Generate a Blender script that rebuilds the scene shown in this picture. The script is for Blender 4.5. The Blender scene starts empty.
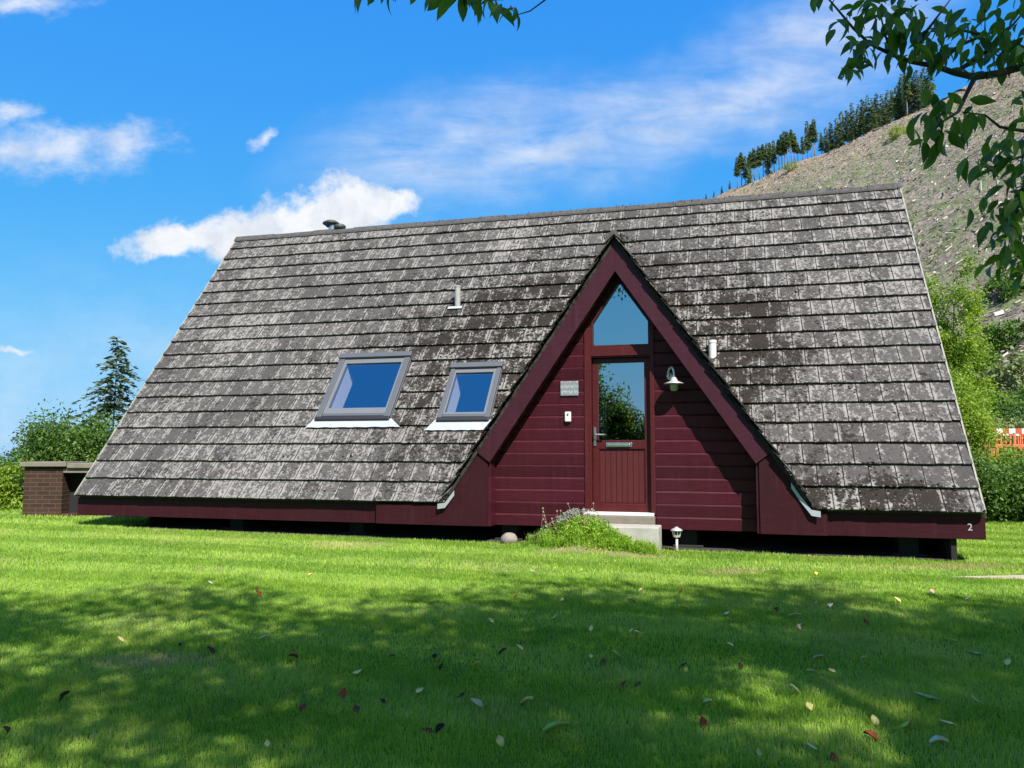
import bpy, math, random
import numpy as np
from mathutils import Vector, noise as mnoise
random.seed(7); RNG = np.random.default_rng(11)
S = bpy.context.scene
COL = S.collection
R_ = math.radians

# ------------------------------------------------------------------ camera, world, sun, exposure
F_PX, PITCH, ROLL, CZ = 800.0, .087, .002, 1.6
cam_d = bpy.data.cameras.new('camera'); cam = bpy.data.objects.new('camera', cam_d); COL.objects.link(cam)
cam.location = (0, 0, CZ); cam.rotation_mode = 'XYZ'
cam_d.sensor_width = 36; cam_d.lens = F_PX/1024*36
cam_d.clip_start = .05; cam_d.clip_end = 12000
from mathutils import Matrix
cam.matrix_world = Matrix.Translation((0, 0, CZ)) @ Matrix.Rotation(R_(90)+PITCH, 4, 'X') @ Matrix.Rotation(ROLL, 4, 'Z')
S.camera = cam
S.render.engine = 'CYCLES'
S.cycles.use_denoising = True
S.cycles.max_bounces = 7; S.cycles.diffuse_bounces = 3; S.cycles.glossy_bounces = 3
S.cycles.transmission_bounces = 4; S.cycles.transparent_max_bounces = 12
S.cycles.caustics_reflective = False; S.cycles.caustics_refractive = False
S.view_settings.view_transform = 'Standard'; S.view_settings.look = 'None'
S.view_settings.gamma = 1.0; S.view_settings.use_curve_mapping = False
S.view_settings.exposure = 1.0

SUN_EL = R_(48.5)
SUN_H = np.array([.38, -.925]); SUN_H /= np.linalg.norm(SUN_H)
SUN = np.array([SUN_H[0]*math.cos(SUN_EL), SUN_H[1]*math.cos(SUN_EL), math.sin(SUN_EL)])
sd = bpy.data.lights.new('sun', 'SUN'); sun = bpy.data.objects.new('sun', sd); COL.objects.link(sun)
sd.energy = 4.6; sd.angle = R_(.53); sd.color = (1.0, .955, .88)
sun.rotation_euler = Vector(SUN).to_track_quat('Z', 'Y').to_euler()
sun.location = (0, 0, 60)


def ray(px, py):
    a, b = px-512, py-384
    cr, sr = math.cos(ROLL), math.sin(ROLL); cp, sp = math.cos(PITCH), math.sin(PITCH)
    u = cr*a+sr*b; v = -sr*a+cr*b
    return np.array([u/F_PX, cp+v/F_PX*sp, sp-v/F_PX*cp])


def at(px, py, Y):
    d = ray(px, py); return np.array([0, 0, CZ])+d*(Y/d[1])


class NT:
    """small node-tree helper"""
    def __init__(self, nt): self.nt = nt; self.N = nt.nodes; self.L = nt.links
    def n(self, t, **k):
        x = self.N.new(t)
        for a, b in k.items(): setattr(x, a, b)
        return x
    def put(self, sock, v):
        if v is None: return
        if isinstance(v, bpy.types.NodeSocket): self.L.new(v, sock)
        else:
            if hasattr(sock.default_value, '__len__') and not hasattr(v, '__len__'): v = (v,)*len(sock.default_value)
            if hasattr(v, '__len__') and len(sock.default_value) == 4 and len(v) == 3: v = tuple(v)+(1,)
            sock.default_value = v
    def math(self, op, a, b=None, c=None, clamp=False):
        x = self.n('ShaderNodeMath', operation=op, use_clamp=clamp)
        for i, v in enumerate((a, b, c)): self.put(x.inputs[i], v)
        return x.outputs[0]
    def vmath(self, op, a, b=None):
        x = self.n('ShaderNodeVectorMath', operation=op)
        self.put(x.inputs[0], a)
        if b is not None: self.put(x.inputs[1], b)
        return x.outputs['Value'] if op in ('LENGTH', 'DOT_PRODUCT', 'DISTANCE') else x.outputs[0]
    def ramp(self, v, a, b, lo=0., hi=1., smooth=True):
        x = self.n('ShaderNodeMapRange', interpolation_type='SMOOTHSTEP' if smooth else 'LINEAR')
        self.put(x.inputs[0], v)
        for i, q in enumerate((a, b, lo, hi)): x.inputs[i+1].default_value = q
        return x.outputs[0]
    def noise(self, vec, scale, detail=4, rough=.55, dist=0., w=None):
        x = self.n('ShaderNodeTexNoise')
        if w is not None: x.noise_dimensions = '4D'; self.put(x.inputs['W'], w)
        if vec is not None: self.L.new(vec, x.inputs['Vector'])
        x.inputs['Scale'].default_value = scale; x.inputs['Detail'].default_value = detail
        x.inputs['Roughness'].default_value = rough; x.inputs['Distortion'].default_value = dist
        return x.outputs['Fac']
    def mix(self, f, a, b, blend='MIX'):
        x = self.n('ShaderNodeMix', data_type='RGBA', blend_type=blend)
        self.put(x.inputs[0], f); self.put(x.inputs[6], a); self.put(x.inputs[7], b)
        return x.outputs[2]
    def sep(self, v):
        x = self.n('ShaderNodeSeparateXYZ'); self.L.new(v, x.inputs[0]); return x.outputs
    def comb(self, a, b, c=0.):
        x = self.n('ShaderNodeCombineXYZ')
        for i, v in enumerate((a, b, c)): self.put(x.inputs[i], v)
        return x.outputs[0]
    def attr(self, name):
        return self.n('ShaderNodeAttribute', attribute_name=name).outputs
    def coord(self, k='Object'): return self.n('ShaderNodeTexCoord').outputs[k]


# world: Nishita sky with clouds fixed by direction
W = bpy.data.worlds.new('World'); S.world = W; W.use_nodes = True
t = NT(W.node_tree); t.N.clear()
out = t.n('ShaderNodeOutputWorld'); bg = t.n('ShaderNodeBackground'); t.L.new(bg.outputs[0], out.inputs[0])
sky = t.n('ShaderNodeTexSky'); sky.sky_type = 'NISHITA'; sky.sun_disc = False
sky.sun_elevation = SUN_EL; sky.sun_rotation = math.atan2(SUN_H[0], SUN_H[1])
sky.altitude = 0; sky.air_density = 1.0; sky.dust_density = .25; sky.ozone_density = 2.5
SKY_STR = .08
bg.inputs[1].default_value = SKY_STR
K_ = SKY_STR*2**S.view_settings.exposure           # sky colour -> display value
r_, g_, b_ = t.sep(sky.outputs[0])[:3]


def grade(c, gain, pw, top):
    """deep polarised blue of the photograph: a colour grade on the sky itself"""
    v = t.math('MULTIPLY', t.math('POWER', t.math('MULTIPLY', t.math('MAXIMUM', c, .0001), .168), pw), gain)
    return t.math('DIVIDE', t.math('SMOOTH_MIN', v, top, top*.5), K_)


skyc = t.comb(grade(r_, .27, 1.05, .34), grade(g_, .60, .52, .70), grade(b_, 1.02, .12, 1.1))
dvec = t.coord('Generated'); sx, sy, sz = t.sep(dvec)[:3]
ysafe = t.math('MAXIMUM', sy, .02)
u_ = t.math('DIVIDE', sx, ysafe); v_ = t.math('DIVIDE', sz, ysafe)
uv = t.comb(u_, v_, 0.)
frontm = t.ramp(sy, .05, .2)
n1 = t.noise(uv, 9., 7, .58); n2 = t.noise(t.vmath('ADD', uv, (3.1, 5.7, 0)), 9., 7, .58)
warp = t.comb(t.math('MULTIPLY_ADD', n1, .10, -.05), t.math('MULTIPLY_ADD', n2, .08, -.04))
uvw = t.vmath('ADD', uv, warp)


def blob(cx, cy, rx, ry, rot, src):
    d = ray(cx, cy); m = t.n('ShaderNodeMapping', vector_type='TEXTURE')
    t.L.new(src, m.inputs[0])
    m.inputs['Location'].default_value = (d[0]/d[1], d[2]/d[1], 0)
    m.inputs['Rotation'].default_value = (0, 0, R_(rot))
    m.inputs['Scale'].default_value = (rx/F_PX, ry/F_PX, 1)
    return t.math('SUBTRACT', 1., t.vmath('LENGTH', m.outputs[0]))


def union(bl, src):
    r = None
    for b in bl:
        o = blob(*b, src); r = o if r is None else t.math('MAXIMUM', r, o)
    return r


cum = union([(352, 214, 62, 46, 0), (305, 228, 72, 42, 12), (250, 240, 78, 36, 8), (185, 242, 78, 24, 5),
             (388, 208, 44, 20, 10)], uvw)
fb = t.noise(uv, 26., 8, .62)
cumd = t.ramp(t.math('ADD', cum, t.math('MULTIPLY_ADD', fb, 1.4, -.70)), -.08, .55)
wis = union([(50, 150, 140, 38, 2), (125, 138, 70, 34, -5), (15, 118, 40, 16, 10), (10, 4, 95, 20, 4), (262, 138, 26, 9, 48), (5, 350, 40, 6, 0)], uvw)
fw = t.noise(t.vmath('MULTIPLY', uv, (1, 1.8, 1)), 16., 8, .65)
wisd = t.math('MULTIPLY', t.ramp(t.math('ADD', wis, t.math('MULTIPLY_ADD', fw, 1.7, -1.0)), -.15, 1.1), .82)
cir = union([(450, 150, 230, 95, 12), (640, 125, 330, 80, 16), (790, 85, 220, 80, 20), (840, 20, 250, 80, 25)], uvw)
rm = t.n('ShaderNodeMapping'); t.L.new(uv, rm.inputs[0]); rm.inputs['Rotation'].default_value = (0, 0, R_(-16)); rm.inputs['Scale'].default_value = (1.0, 3.6, 1)
fc = t.noise(rm.outputs[0], 7., 9, .62, .3)
cird = t.math('MULTIPLY', t.math('MULTIPLY', t.ramp(cir, 0., .9), t.ramp(fc, .12, .82)), .62)
cir2 = union([(560, 146, 220, 44, 12), (720, 108, 260, 50, 18)], uvw)
cird = t.math('MAXIMUM', cird, t.math('MULTIPLY', t.math('MULTIPLY', t.ramp(cir2, -.1, 1.1), t.ramp(fc, .1, .8)), .85))
low = t.math('MULTIPLY', t.ramp(v_, .34, -.02), t.ramp(t.noise(t.vmath('MULTIPLY', uv, (1, 2.5, 1)), 5., 6, .6), .35, .75, .10, .42))
cd = t.math('MAXIMUM', t.math('MAXIMUM', cumd, wisd), t.math('MAXIMUM', cird, low))
cd = t.math('MULTIPLY', cd, frontm)
bk_fill = t.math('MULTIPLY', t.ramp(sy, -.05, -.3), t.math('MULTIPLY', t.ramp(sz, .24, .36), t.ramp(sz, .90, .78)))  # unseen clouds added behind the camera as neutral fill light
bk_fill = t.math('MULTIPLY', bk_fill, t.ramp(t.noise(dvec, 3.2, 7, .6), .40, .58))
cd = t.math('MAXIMUM', cd, bk_fill)
shade_ = t.ramp(t.noise(uvw, 20., 5, .6), .35, .65, .80, 1.)
white = tuple(k/K_ for k in (.95, .98, 1.02))
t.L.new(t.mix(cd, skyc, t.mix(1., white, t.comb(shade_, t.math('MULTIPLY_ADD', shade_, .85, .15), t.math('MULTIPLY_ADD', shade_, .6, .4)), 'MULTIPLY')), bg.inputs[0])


# ------------------------------------------------------------------ helpers
def mesh_arrays(name, V, faces_flat, sizes, attrs=None, smooth=False):
    V = np.asarray(V, np.float32); me = bpy.data.meshes.new(name)
    sizes = np.asarray(sizes, np.int32); ff = np.asarray(faces_flat, np.int32)
    me.vertices.add(len(V)); me.vertices.foreach_set('co', V.ravel())
    me.loops.add(len(ff)); me.loops.foreach_set('vertex_index', ff)
    me.polygons.add(len(sizes))
    st = np.zeros(len(sizes), np.int32); st[1:] = np.cumsum(sizes)[:-1]
    me.polygons.foreach_set('loop_start', st); me.polygons.foreach_set('loop_total', sizes)
    me.polygons.foreach_set('use_smooth', np.full(len(sizes), bool(smooth)))
    for k, a in (attrs or {}).items():
        at_ = me.attributes.new(k, 'FLOAT_COLOR', 'POINT')
        a = np.asarray(a, np.float32)
        if a.shape[1] == 3: a = np.hstack([a, np.ones((len(a), 1), np.float32)])
        at_.data.foreach_set('color', a.ravel())
    me.update(calc_edges=True); me.validate()
    return me


class MB:
    """collects shapes into one mesh"""
    def __init__(self): self.V = []; self.F = []; self.A = []; self.col = (0, 0, 0, 1)
    def add(self, vs, fs, cols=None):
        b = len(self.V); self.V += [tuple(map(float, v)) for v in vs]; self.F += [[b+i for i in f] for f in fs]
        self.A += list(cols) if cols is not None else [self.col]*len(vs)
    def box(self, x0, x1, y0, y1, z0, z1):
        v = [(x, y, z) for x in (x0, x1) for y in (y0, y1) for z in (z0, z1)]
        self.add(v, [(0, 1, 3, 2), (4, 6, 7, 5), (0, 4, 5, 1), (2, 3, 7, 6), (0, 2, 6, 4), (1, 5, 7, 3)])
    def prism(self, poly, y0, y1):
        """polygon in x,z pushed from y0 to y1"""
        n = len(poly); v = [(x, y0, z) for x, z in poly]+[(x, y1, z) for x, z in poly]
        self.add(v, [tuple(range(n)), tuple(range(2*n-1, n-1, -1))]+[(i, i+n, (i+1) % n+n, (i+1) % n) for i in range(n)])
    def tube(self, pts, rad, n=8, cap=True):
        pts = [Vector(p) for p in pts]
        if not hasattr(rad, '__len__'): rad = [rad]*len(pts)
        vs = []; fs = []; ref = None
        for i, p in enumerate(pts):
            d = (pts[min(i+1, len(pts)-1)]-pts[max(i-1, 0)]).normalized()
            if ref is None or abs(ref.dot(d)) > .95: ref = Vector((0, 0, 1)) if abs(d.z) < .9 else Vector((1, 0, 0))
            a = d.cross(ref).normalized(); b = d.cross(a).normalized(); ref = a.cross(d)*-1 if False else ref
            for k in range(n):
                th = 2*math.pi*k/n; vs.append(p+(a*math.cos(th)+b*math.sin(th))*rad[i])
        for i in range(len(pts)-1):
            for k in range(n): fs.append((i*n+k, i*n+(k+1) % n, (i+1)*n+(k+1) % n, (i+1)*n+k))
        if cap: fs += [tuple(range(n-1, -1, -1)), tuple((len(pts)-1)*n+k for k in range(n))]
        self.add(vs, fs)
    def lathe(self, prof, c=(0, 0, 0), n=20):
        vs = []; fs = []
        for r, z in prof:
            for k in range(n): th = 2*math.pi*k/n; vs.append((c[0]+r*math.cos(th), c[1]+r*math.sin(th), c[2]+z))
        for i in range(len(prof)-1):
            for k in range(n): fs.append((i*n+k, i*n+(k+1) % n, (i+1)*n+(k+1) % n, (i+1)*n+k))
        fs += [tuple(range(n-1, -1, -1)), tuple((len(prof)-1)*n+k for k in range(n))]
        self.add(vs, fs)
    def build(self, name, mat=None, parent=None, smooth=False, attr=None, bevel=0.):
        me = mesh_arrays(name, self.V, [i for f in self.F for i in f], [len(f) for f in self.F],
                         {attr: np.array(self.A)} if attr else None, smooth)
        return link(name, me, mat, parent, bevel)


def link(name, me, mat=None, parent=None, bevel=0.):
    o = bpy.data.objects.new(name, me); COL.objects.link(o)
    if mat: me.materials.append(mat)
    if parent: o.parent = parent
    if bevel:
        m = o.modifiers.new('bevel', 'BEVEL'); m.width = bevel; m.segments = 2; m.limit_method = 'ANGLE'; m.angle_limit = R_(40)
    return o


def tag(o, label=None, cat=None, group=None, kind=None):
    for k, v in (('label', label), ('category', cat), ('group', group), ('kind', kind)):
        if v: o[k] = v
    return o


def empty(name, loc, rz=0.):
    o = bpy.data.objects.new(name, None); COL.objects.link(o); o.location = loc; o.rotation_euler = (0, 0, rz); o.empty_display_size = .2
    return o


def copy_tree(o, parent=None):
    c = o.copy(); COL.objects.link(c)
    if parent: c.parent = parent
    for ch in list(o.children): copy_tree(ch, c)
    return c


def material(name):
    m = bpy.data.materials.new(name); m.use_nodes = True
    h = NT(m.node_tree); p = h.N['Principled BSDF']; o = h.N['Material Output']
    return m, h, p, o


def simple(name, col, rough=.6, metal=0., var=.12, vscale=6., spec=.5, bump=0.):
    m, h, p, o = material(name)
    c = h.coord('Object'); f = h.noise(c, vscale, 5, .6)
    f2 = h.math('MULTIPLY_ADD', f, 2*var, 1-var)
    h.L.new(h.mix(1., col, h.comb(f2, f2, f2), 'MULTIPLY'), p.inputs['Base Color'])
    h.L.new(h.math('MULTIPLY_ADD', f, .15, rough-.07), p.inputs['Roughness'])
    p.inputs['Metallic'].default_value = metal; p.inputs['Specular IOR Level'].default_value = spec
    if bump:
        b = h.n('ShaderNodeBump'); b.inputs['Strength'].default_value = bump; b.inputs['Distance'].default_value = .01
        h.L.new(h.noise(c, vscale*8, 4, .6), b.inputs['Height']); h.L.new(b.outputs[0], p.inputs['Normal'])
    return m


def leaf_mat(name, dark, light, trans=.35, rough=.5, spec=.35):
    """foliage: every leaf carries its own random value in attribute 'leaf'"""
    m, h, p, o = material(name)
    a = h.attr('leaf'); rgb = h.n('ShaderNodeSeparateColor'); h.L.new(a['Color'], rgb.inputs[0])
    c = h.mix(rgb.outputs[0], dark, light)
    h.L.new(c, p.inputs['Base Color']); p.inputs['Roughness'].default_value = rough; p.inputs['Specular IOR Level'].default_value = spec
    tr = h.n('ShaderNodeBsdfTranslucent'); h.L.new(h.mix(1., c, (1.5, 1.6, .7), 'MULTIPLY'), tr.inputs[0])
    ms = h.n('ShaderNodeMixShader'); ms.inputs[0].default_value = trans
    h.L.new(p.outputs[0], ms.inputs[1]); h.L.new(tr.outputs[0], ms.inputs[2]); h.L.new(ms.outputs[0], o.inputs[0])
    return m


def rotmats(d, roll):
    """columns: x across, y along d, z normal"""
    d = d/np.linalg.norm(d, axis=1, keepdims=True)
    up = np.tile([0., 0, 1.], (len(d), 1)); up[np.abs(d[:, 2]) > .97] = (1., 0, 0)
    x = np.cross(d, up); x /= np.linalg.norm(x, axis=1, keepdims=True); z = np.cross(x, d)
    c, s = np.cos(roll)[:, None], np.sin(roll)[:, None]
    x2 = x*c+z*s; z2 = -x*s+z*c
    return np.stack([x2, d, z2], axis=2)


_ls = [(0, .02, 0), (.16, .13, .03), (.36, .20, .035), (.56, .195, .02), (.76, .125, -.03), (.90, .05, -.09), (1.0, .004, -.15)]
LEAF_V = np.array([(a*w, y, z+abs(a)*w*.35) for y, w, z in _ls for a in (-1, 0, 1)], float)
LEAF_F = [q for i in range(6) for q in ((i*3, i*3+1, i*3+4, i*3+3), (i*3+1, i*3+2, i*3+5, i*3+4))]
CARD_V = np.array([(0, 0, 0), (-.28, .45, .06), (0, 1, -.05), (.28, .45, .06)], float)
CARD_F = [(0, 3, 2, 1)]


def scatter(tv, tf, M, P, sc, val):
    """copies of a small template as arrays: (V, faces_flat, sizes, attr)"""
    n = len(P); k = len(tv)
    V = np.einsum('nij,nkj->nki', M, tv[None]*np.asarray(sc)[:, None, None])+P[:, None, :]
    flat = np.array([i for f in tf for i in f]); sz = np.array([len(f) for f in tf])
    F = (flat[None]+(np.arange(n)*k)[:, None]).ravel()
    A = np.repeat(np.stack([val, val, val, np.ones(n)], 1), k, axis=0)
    return V.reshape(-1, 3), F, np.tile(sz, n), A


def merge(parts):
    Vs, Fs, Ss, As = [], [], [], []; b = 0
    for V, F, s, A in parts:
        Vs.append(V); Fs.append(F+b); Ss.append(s); As.append(A); b += len(V)
    return np.vstack(Vs), np.concatenate(Fs), np.concatenate(Ss), np.vstack(As)


def leaf_cloud(centers, spread, per, size, droop=.3, fine=False, rng=RNG, valspread=.3):
    """clumps of leaves around the given centres"""
    c = np.repeat(centers, per, axis=0); n = len(c)
    sp = np.asarray(spread); sp = np.repeat(sp, per)[:, None] if sp.ndim else sp
    off = rng.normal(size=(n, 3)); off /= np.linalg.norm(off, axis=1, keepdims=True)+1e-6
    off *= rng.random((n, 1))**.6*sp
    d = rng.normal(size=(n, 3)); d[:, 2] -= droop
    d = d+off/(np.linalg.norm(off, axis=1, keepdims=True)+1e-6)*.6
    M = rotmats(d, rng.uniform(-1.2, 1.2, n))
    cv = np.repeat(rng.uniform(0, 1, len(centers)), per)
    val = np.clip(.5+(cv-.5)*.7+rng.normal(size=n)*valspread*.6, 0, 1)
    return scatter(LEAF_V if fine else CARD_V, LEAF_F if fine else CARD_F, M, c+off, size*rng.uniform(.65, 1.25, n), val)


def inst(name, arr, mat, parent=None, smooth=False):
    V, F, s, A = arr
    return link(name, mesh_arrays(name, V, F, s, {'leaf': A}, smooth), mat, parent)


# ------------------------------------------------------------------ house frame and terrain
YAW = .273
HR = np.array([math.cos(YAW), -math.sin(YAW), 0]); HB = np.array([math.sin(YAW), math.cos(YAW), 0])
HL, HW, HH = 12.62, 3.938, 5.101
PL = np.array([5.36, 9.156, CZ-.673])-HR*HL
SLOPE = math.hypot(HW, HH)
G = np.array([.928, .371]); T = np.array([-.371, .928])
_q = np.linspace(0, 900, 3601)
_sl = np.interp(_q, [0, 15, 22, 40, 70, 92, 236, 252, 300, 900], [0, 0, .1, .2, .45, .74, .70, .25, .05, .02])
_hz = np.concatenate([[0], np.cumsum((_sl[1:]+_sl[:-1])/2*np.diff(_q))])*.955


def sstep(x, a, b):
    k = np.clip((x-a)/(b-a), 0, 1); return k*k*(3-2*k)


def ground(x, y):
    x = np.asarray(x, float); y = np.asarray(y, float)
    lx = (x-PL[0])*HR[0]+(y-PL[1])*HR[1]; ly = (x-PL[0])*HB[0]+(y-PL[1])*HB[1]
    z = .42-.007*np.clip(lx-6.3, -12, 12)+.034*np.clip(ly, -13, 0)
    z = z+.17*np.exp(-((lx-8.05)/.62)**2-((ly+.22)/.42)**2)
    near = np.exp(-(x*x+y*y)/900)
    z = z+near*.012*(np.sin(x*1.7+y*.9)+np.sin(y*2.1-x*.6+1))*sstep(-ly, .3, 1.2)
    q = x*G[0]+y*G[1]; a = -.7*x+.7*y
    far = sstep(q, 30, 90)
    tt = x*T[0]+y*T[1]
    z = z+np.interp(q, _q, _hz)
    z = z+far*(2.2*np.sin(q*.045+tt*.03)+1.5*np.sin(tt*.06+1.3)*np.cos(q*.031)+.7*np.sin(q*.17+1)*np.sin(tt*.13)+.35*np.sin(q*.41+tt*.37))
    z = z-(1-sstep(q, 8, 20))*np.interp(a, [17.6, 19, 60, 90], [0, .25, 10.2, 12.5])
    return z


def on_ground(px, py):
    """point where the sight line meets the terrain"""
    d = ray(px, py); t0 = 1.0; prev = t0
    while t0 < 900:
        p = np.array([0, 0, CZ])+d*t0
        if p[2] < float(ground(p[0], p[1])):
            lo, hi = prev, t0
            for _ in range(30):
                m = (lo+hi)/2; p = np.array([0, 0, CZ])+d*m
                if p[2] < float(ground(p[0], p[1])): hi = m
                else: lo = m
            return p
        prev = t0; t0 *= 1.02
    return None


def grid_mesh(name, us, vs, fn):
    U, Vv = np.meshgrid(us, vs, indexing='ij'); P = fn(U, Vv); n, m = U.shape
    i = np.arange(n*m).reshape(n, m)
    q = np.stack([i[:-1, :-1], i[1:, :-1], i[1:, 1:], i[:-1, 1:]], -1).reshape(-1, 4)
    return mesh_arrays(name, P.reshape(-1, 3), q.ravel(), np.full(len(q), 4), None, True)


def qt(Q, Tt):
    x = Q*G[0]+Tt*T[0]; y = Q*G[1]+Tt*T[1]
    return np.stack([x, y, ground(x, y)], -1)


def lawn_colour(h, c):
    big = h.noise(c, .55, 4, .6); mid = h.noise(c, 3.2, 4, .6); fine = h.noise(c, 70., 3, .7)
    col = h.mix(h.ramp(mid, .3, .7), (.10, .19, .02), (.15, .25, .03))
    col = h.mix(h.math('MULTIPLY', h.ramp(big, .52, .72), .55), col, (.24, .25, .07))
    X_, Y_, Z_ = h.sep(c)[:3]; worn = None
    for wx, wy, rx, ry in WORN:
        d = h.vmath('LENGTH', h.vmath('DIVIDE', h.vmath('SUBTRACT', h.comb(X_, Y_, 0.), (wx, wy, 0)), (rx, ry, 1.)))
        d = h.ramp(h.math('ADD', d, h.math('MULTIPLY_ADD', mid, 1.2, -.6)), 1., .35); worn = d if worn is None else h.math('MAXIMUM', worn, d)
    h.worn = worn
    col = h.mix(h.math('MULTIPLY', worn, .85), col, (.30, .245, .13))
    return h.mix(h.ramp(fine, .25, .75, .0, .5), col, (.05, .10, .015)), big, mid


def make_lawn_mat():
    m, h, p, o = material('mown_grass_ground'); c = h.coord('Object')
    col, big, mid = lawn_colour(h, c)
    h.L.new(col, p.inputs['Base Color']); p.inputs['Roughness'].default_value = .9; p.inputs['Specular IOR Level'].default_value = .1
    b = h.n('ShaderNodeBump'); b.inputs['Strength'].default_value = .9; b.inputs['Distance'].default_value = .03
    h.L.new(h.noise(c, 45., 3, .7), b.inputs['Height']); h.L.new(b.outputs[0], p.inputs['Normal'])
    return m


def make_hill_mat():
    m, h, p, o = material('felled_hillside'); c = h.coord('Object')
    xyz = h.sep(c)
    a = h.noise(c, .035, 5, .62); b1 = h.noise(c, .22, 6, .65); f = h.noise(c, 1.6, 6, .72); g = h.noise(c, .09, 5, .6)
    col = h.mix(h.ramp(f, .3, .72), (.13, .10, .078), (.37, .315, .25))
    col = h.mix(h.math('MULTIPLY', h.ramp(b1, .42, .6), h.ramp(g, .36, .52, .15, .95)), col, (.155, .19, .085))
    q = h.math('ADD', h.math('MULTIPLY', xyz[0], float(G[0])), h.math('MULTIPLY', xyz[1], float(G[1])))
    top = h.math('MULTIPLY', h.ramp(h.math('ADD', q, h.math('MULTIPLY_ADD', a, 90., -45.)), 165, 232), .65)
    col = h.mix(top, col, h.mix(h.ramp(f, .3, .7), (.20, .13, .095), (.46, .35, .26)))
    lowm = h.ramp(h.math('ADD', q, h.math('MULTIPLY_ADD', a, 60., -30.)), 70, 25)
    col = h.mix(lowm, col, h.mix(h.ramp(f, .35, .7), (.05, .085, .02), (.12, .15, .05)))
    h.L.new(h.mix(h.ramp(h.noise(c, .55, 6, .78), .56, .68), col, (.06, .047, .036)), p.inputs['Base Color'])
    p.inputs['Roughness'].default_value = .95; p.inputs['Specular IOR Level'].default_value = .1
    bm = h.n('ShaderNodeBump'); bm.inputs['Strength'].default_value = 1.; bm.inputs['Distance'].default_value = .9
    h.L.new(h.noise(c, .9, 6, .7), bm.inputs['Height']); h.L.new(bm.outputs[0], p.inputs['Normal'])
    return m


WORN = [(*on_ground(px, py)[:2], rx, ry) for px, py, rx, ry in ((352, 545, .75, .22), (583, 549, .8, .16), (950, 567, 1.0, .25), (150, 662, .5, .22), (640, 556, .5, .15), (735, 572, .5, .2))]
LAWN = make_lawn_mat(); HILL = make_hill_mat()
ts = np.concatenate([-np.geomspace(1500, 41, 24), np.linspace(-40, 40, 220), np.geomspace(41, 3000, 36)])
qs = np.concatenate([-np.geomspace(3000, 31, 24), np.linspace(-30, 26, 170)])
tag(link('ground', grid_mesh('ground', qs, ts, qt), LAWN), kind='structure')
def hillfn(Q, Tt):
    P_ = qt(Q, Tt); k_ = sstep(Q, 60, 110)*sstep(-Q, -262, -240); P_[..., 2] += k_*RNG.normal(size=Q.shape)*.33; return P_


qs2 = np.concatenate([np.linspace(26, 90, 70), np.linspace(91, 262, 170), np.geomspace(264, 900, 20)])
ts2 = np.concatenate([-np.geomspace(1500, 61, 20), np.linspace(-60, 420, 330), np.geomspace(424, 3000, 16)])
tag(link('hill', grid_mesh('hill', qs2, ts2, hillfn), HILL), kind='structure')
# loch below the lawn
m, h, p, o = material('loch_water'); p.inputs['Base Color'].default_value = (.012, .05, .11, 1); p.inputs['Roughness'].default_value = .12
bm = h.n('ShaderNodeBump'); bm.inputs['Strength'].default_value = .35; bm.inputs['Distance'].default_value = .3
h.L.new(h.noise(h.coord('Object'), .35, 4, .6), bm.inputs['Height']); h.L.new(bm.outputs[0], p.inputs['Normal'])
wt = MB(); wt.add([(-4500, 20, -9.5), (600, 20, -9.5), (600, 6000, -9.5), (-4500, 6000, -9.5)], [(0, 1, 2, 3)])
tag(wt.build('water', m), kind='structure')


def lw(x, y, z): return PL+HR*x+HB*y+np.array([0, 0, z])


def gl(lx, ly):
    """ground height in the house's own coordinates"""
    p = lw(lx, ly, 0); return float(ground(p[0], p[1]))-PL[2]


SOIL = simple('dark_dry_soil', (.035, .028, .022), .95, var=.4, vscale=9, bump=.6)
gx = np.linspace(.9, 12.33, 40); gy = np.linspace(.12, 7.8, 30)


def soilfn(A, B):
    x = PL[0]+HR[0]*A+HB[0]*B; y = PL[1]+HR[1]*A+HB[1]*B
    return np.stack([x, y, ground(x, y)+.006], -1)


tag(link('soil_under_the_house', grid_mesh('soil', gx, gy, soilfn), SOIL), kind='structure').name = 'bare_soil'
PATHM = simple('pale_gravel_path', (.40, .31, .22), .95, var=.35, vscale=14, bump=.8)


def path_band(x):
    """centre line and half width of the trodden path right of the house"""
    return 8.30+.012*(x-5)**2, .04+.13*np.clip(x-4.45, 0, 1.3)


def pathfn(A, B):
    c, hw = path_band(A); y = c+B*hw; return np.stack([A, y, ground(A, y)+.009], -1)


tag(link('path', grid_mesh('path', np.linspace(4.5, 14, 50), np.linspace(-1, 1, 5), pathfn), PATHM), kind='structure')

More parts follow.
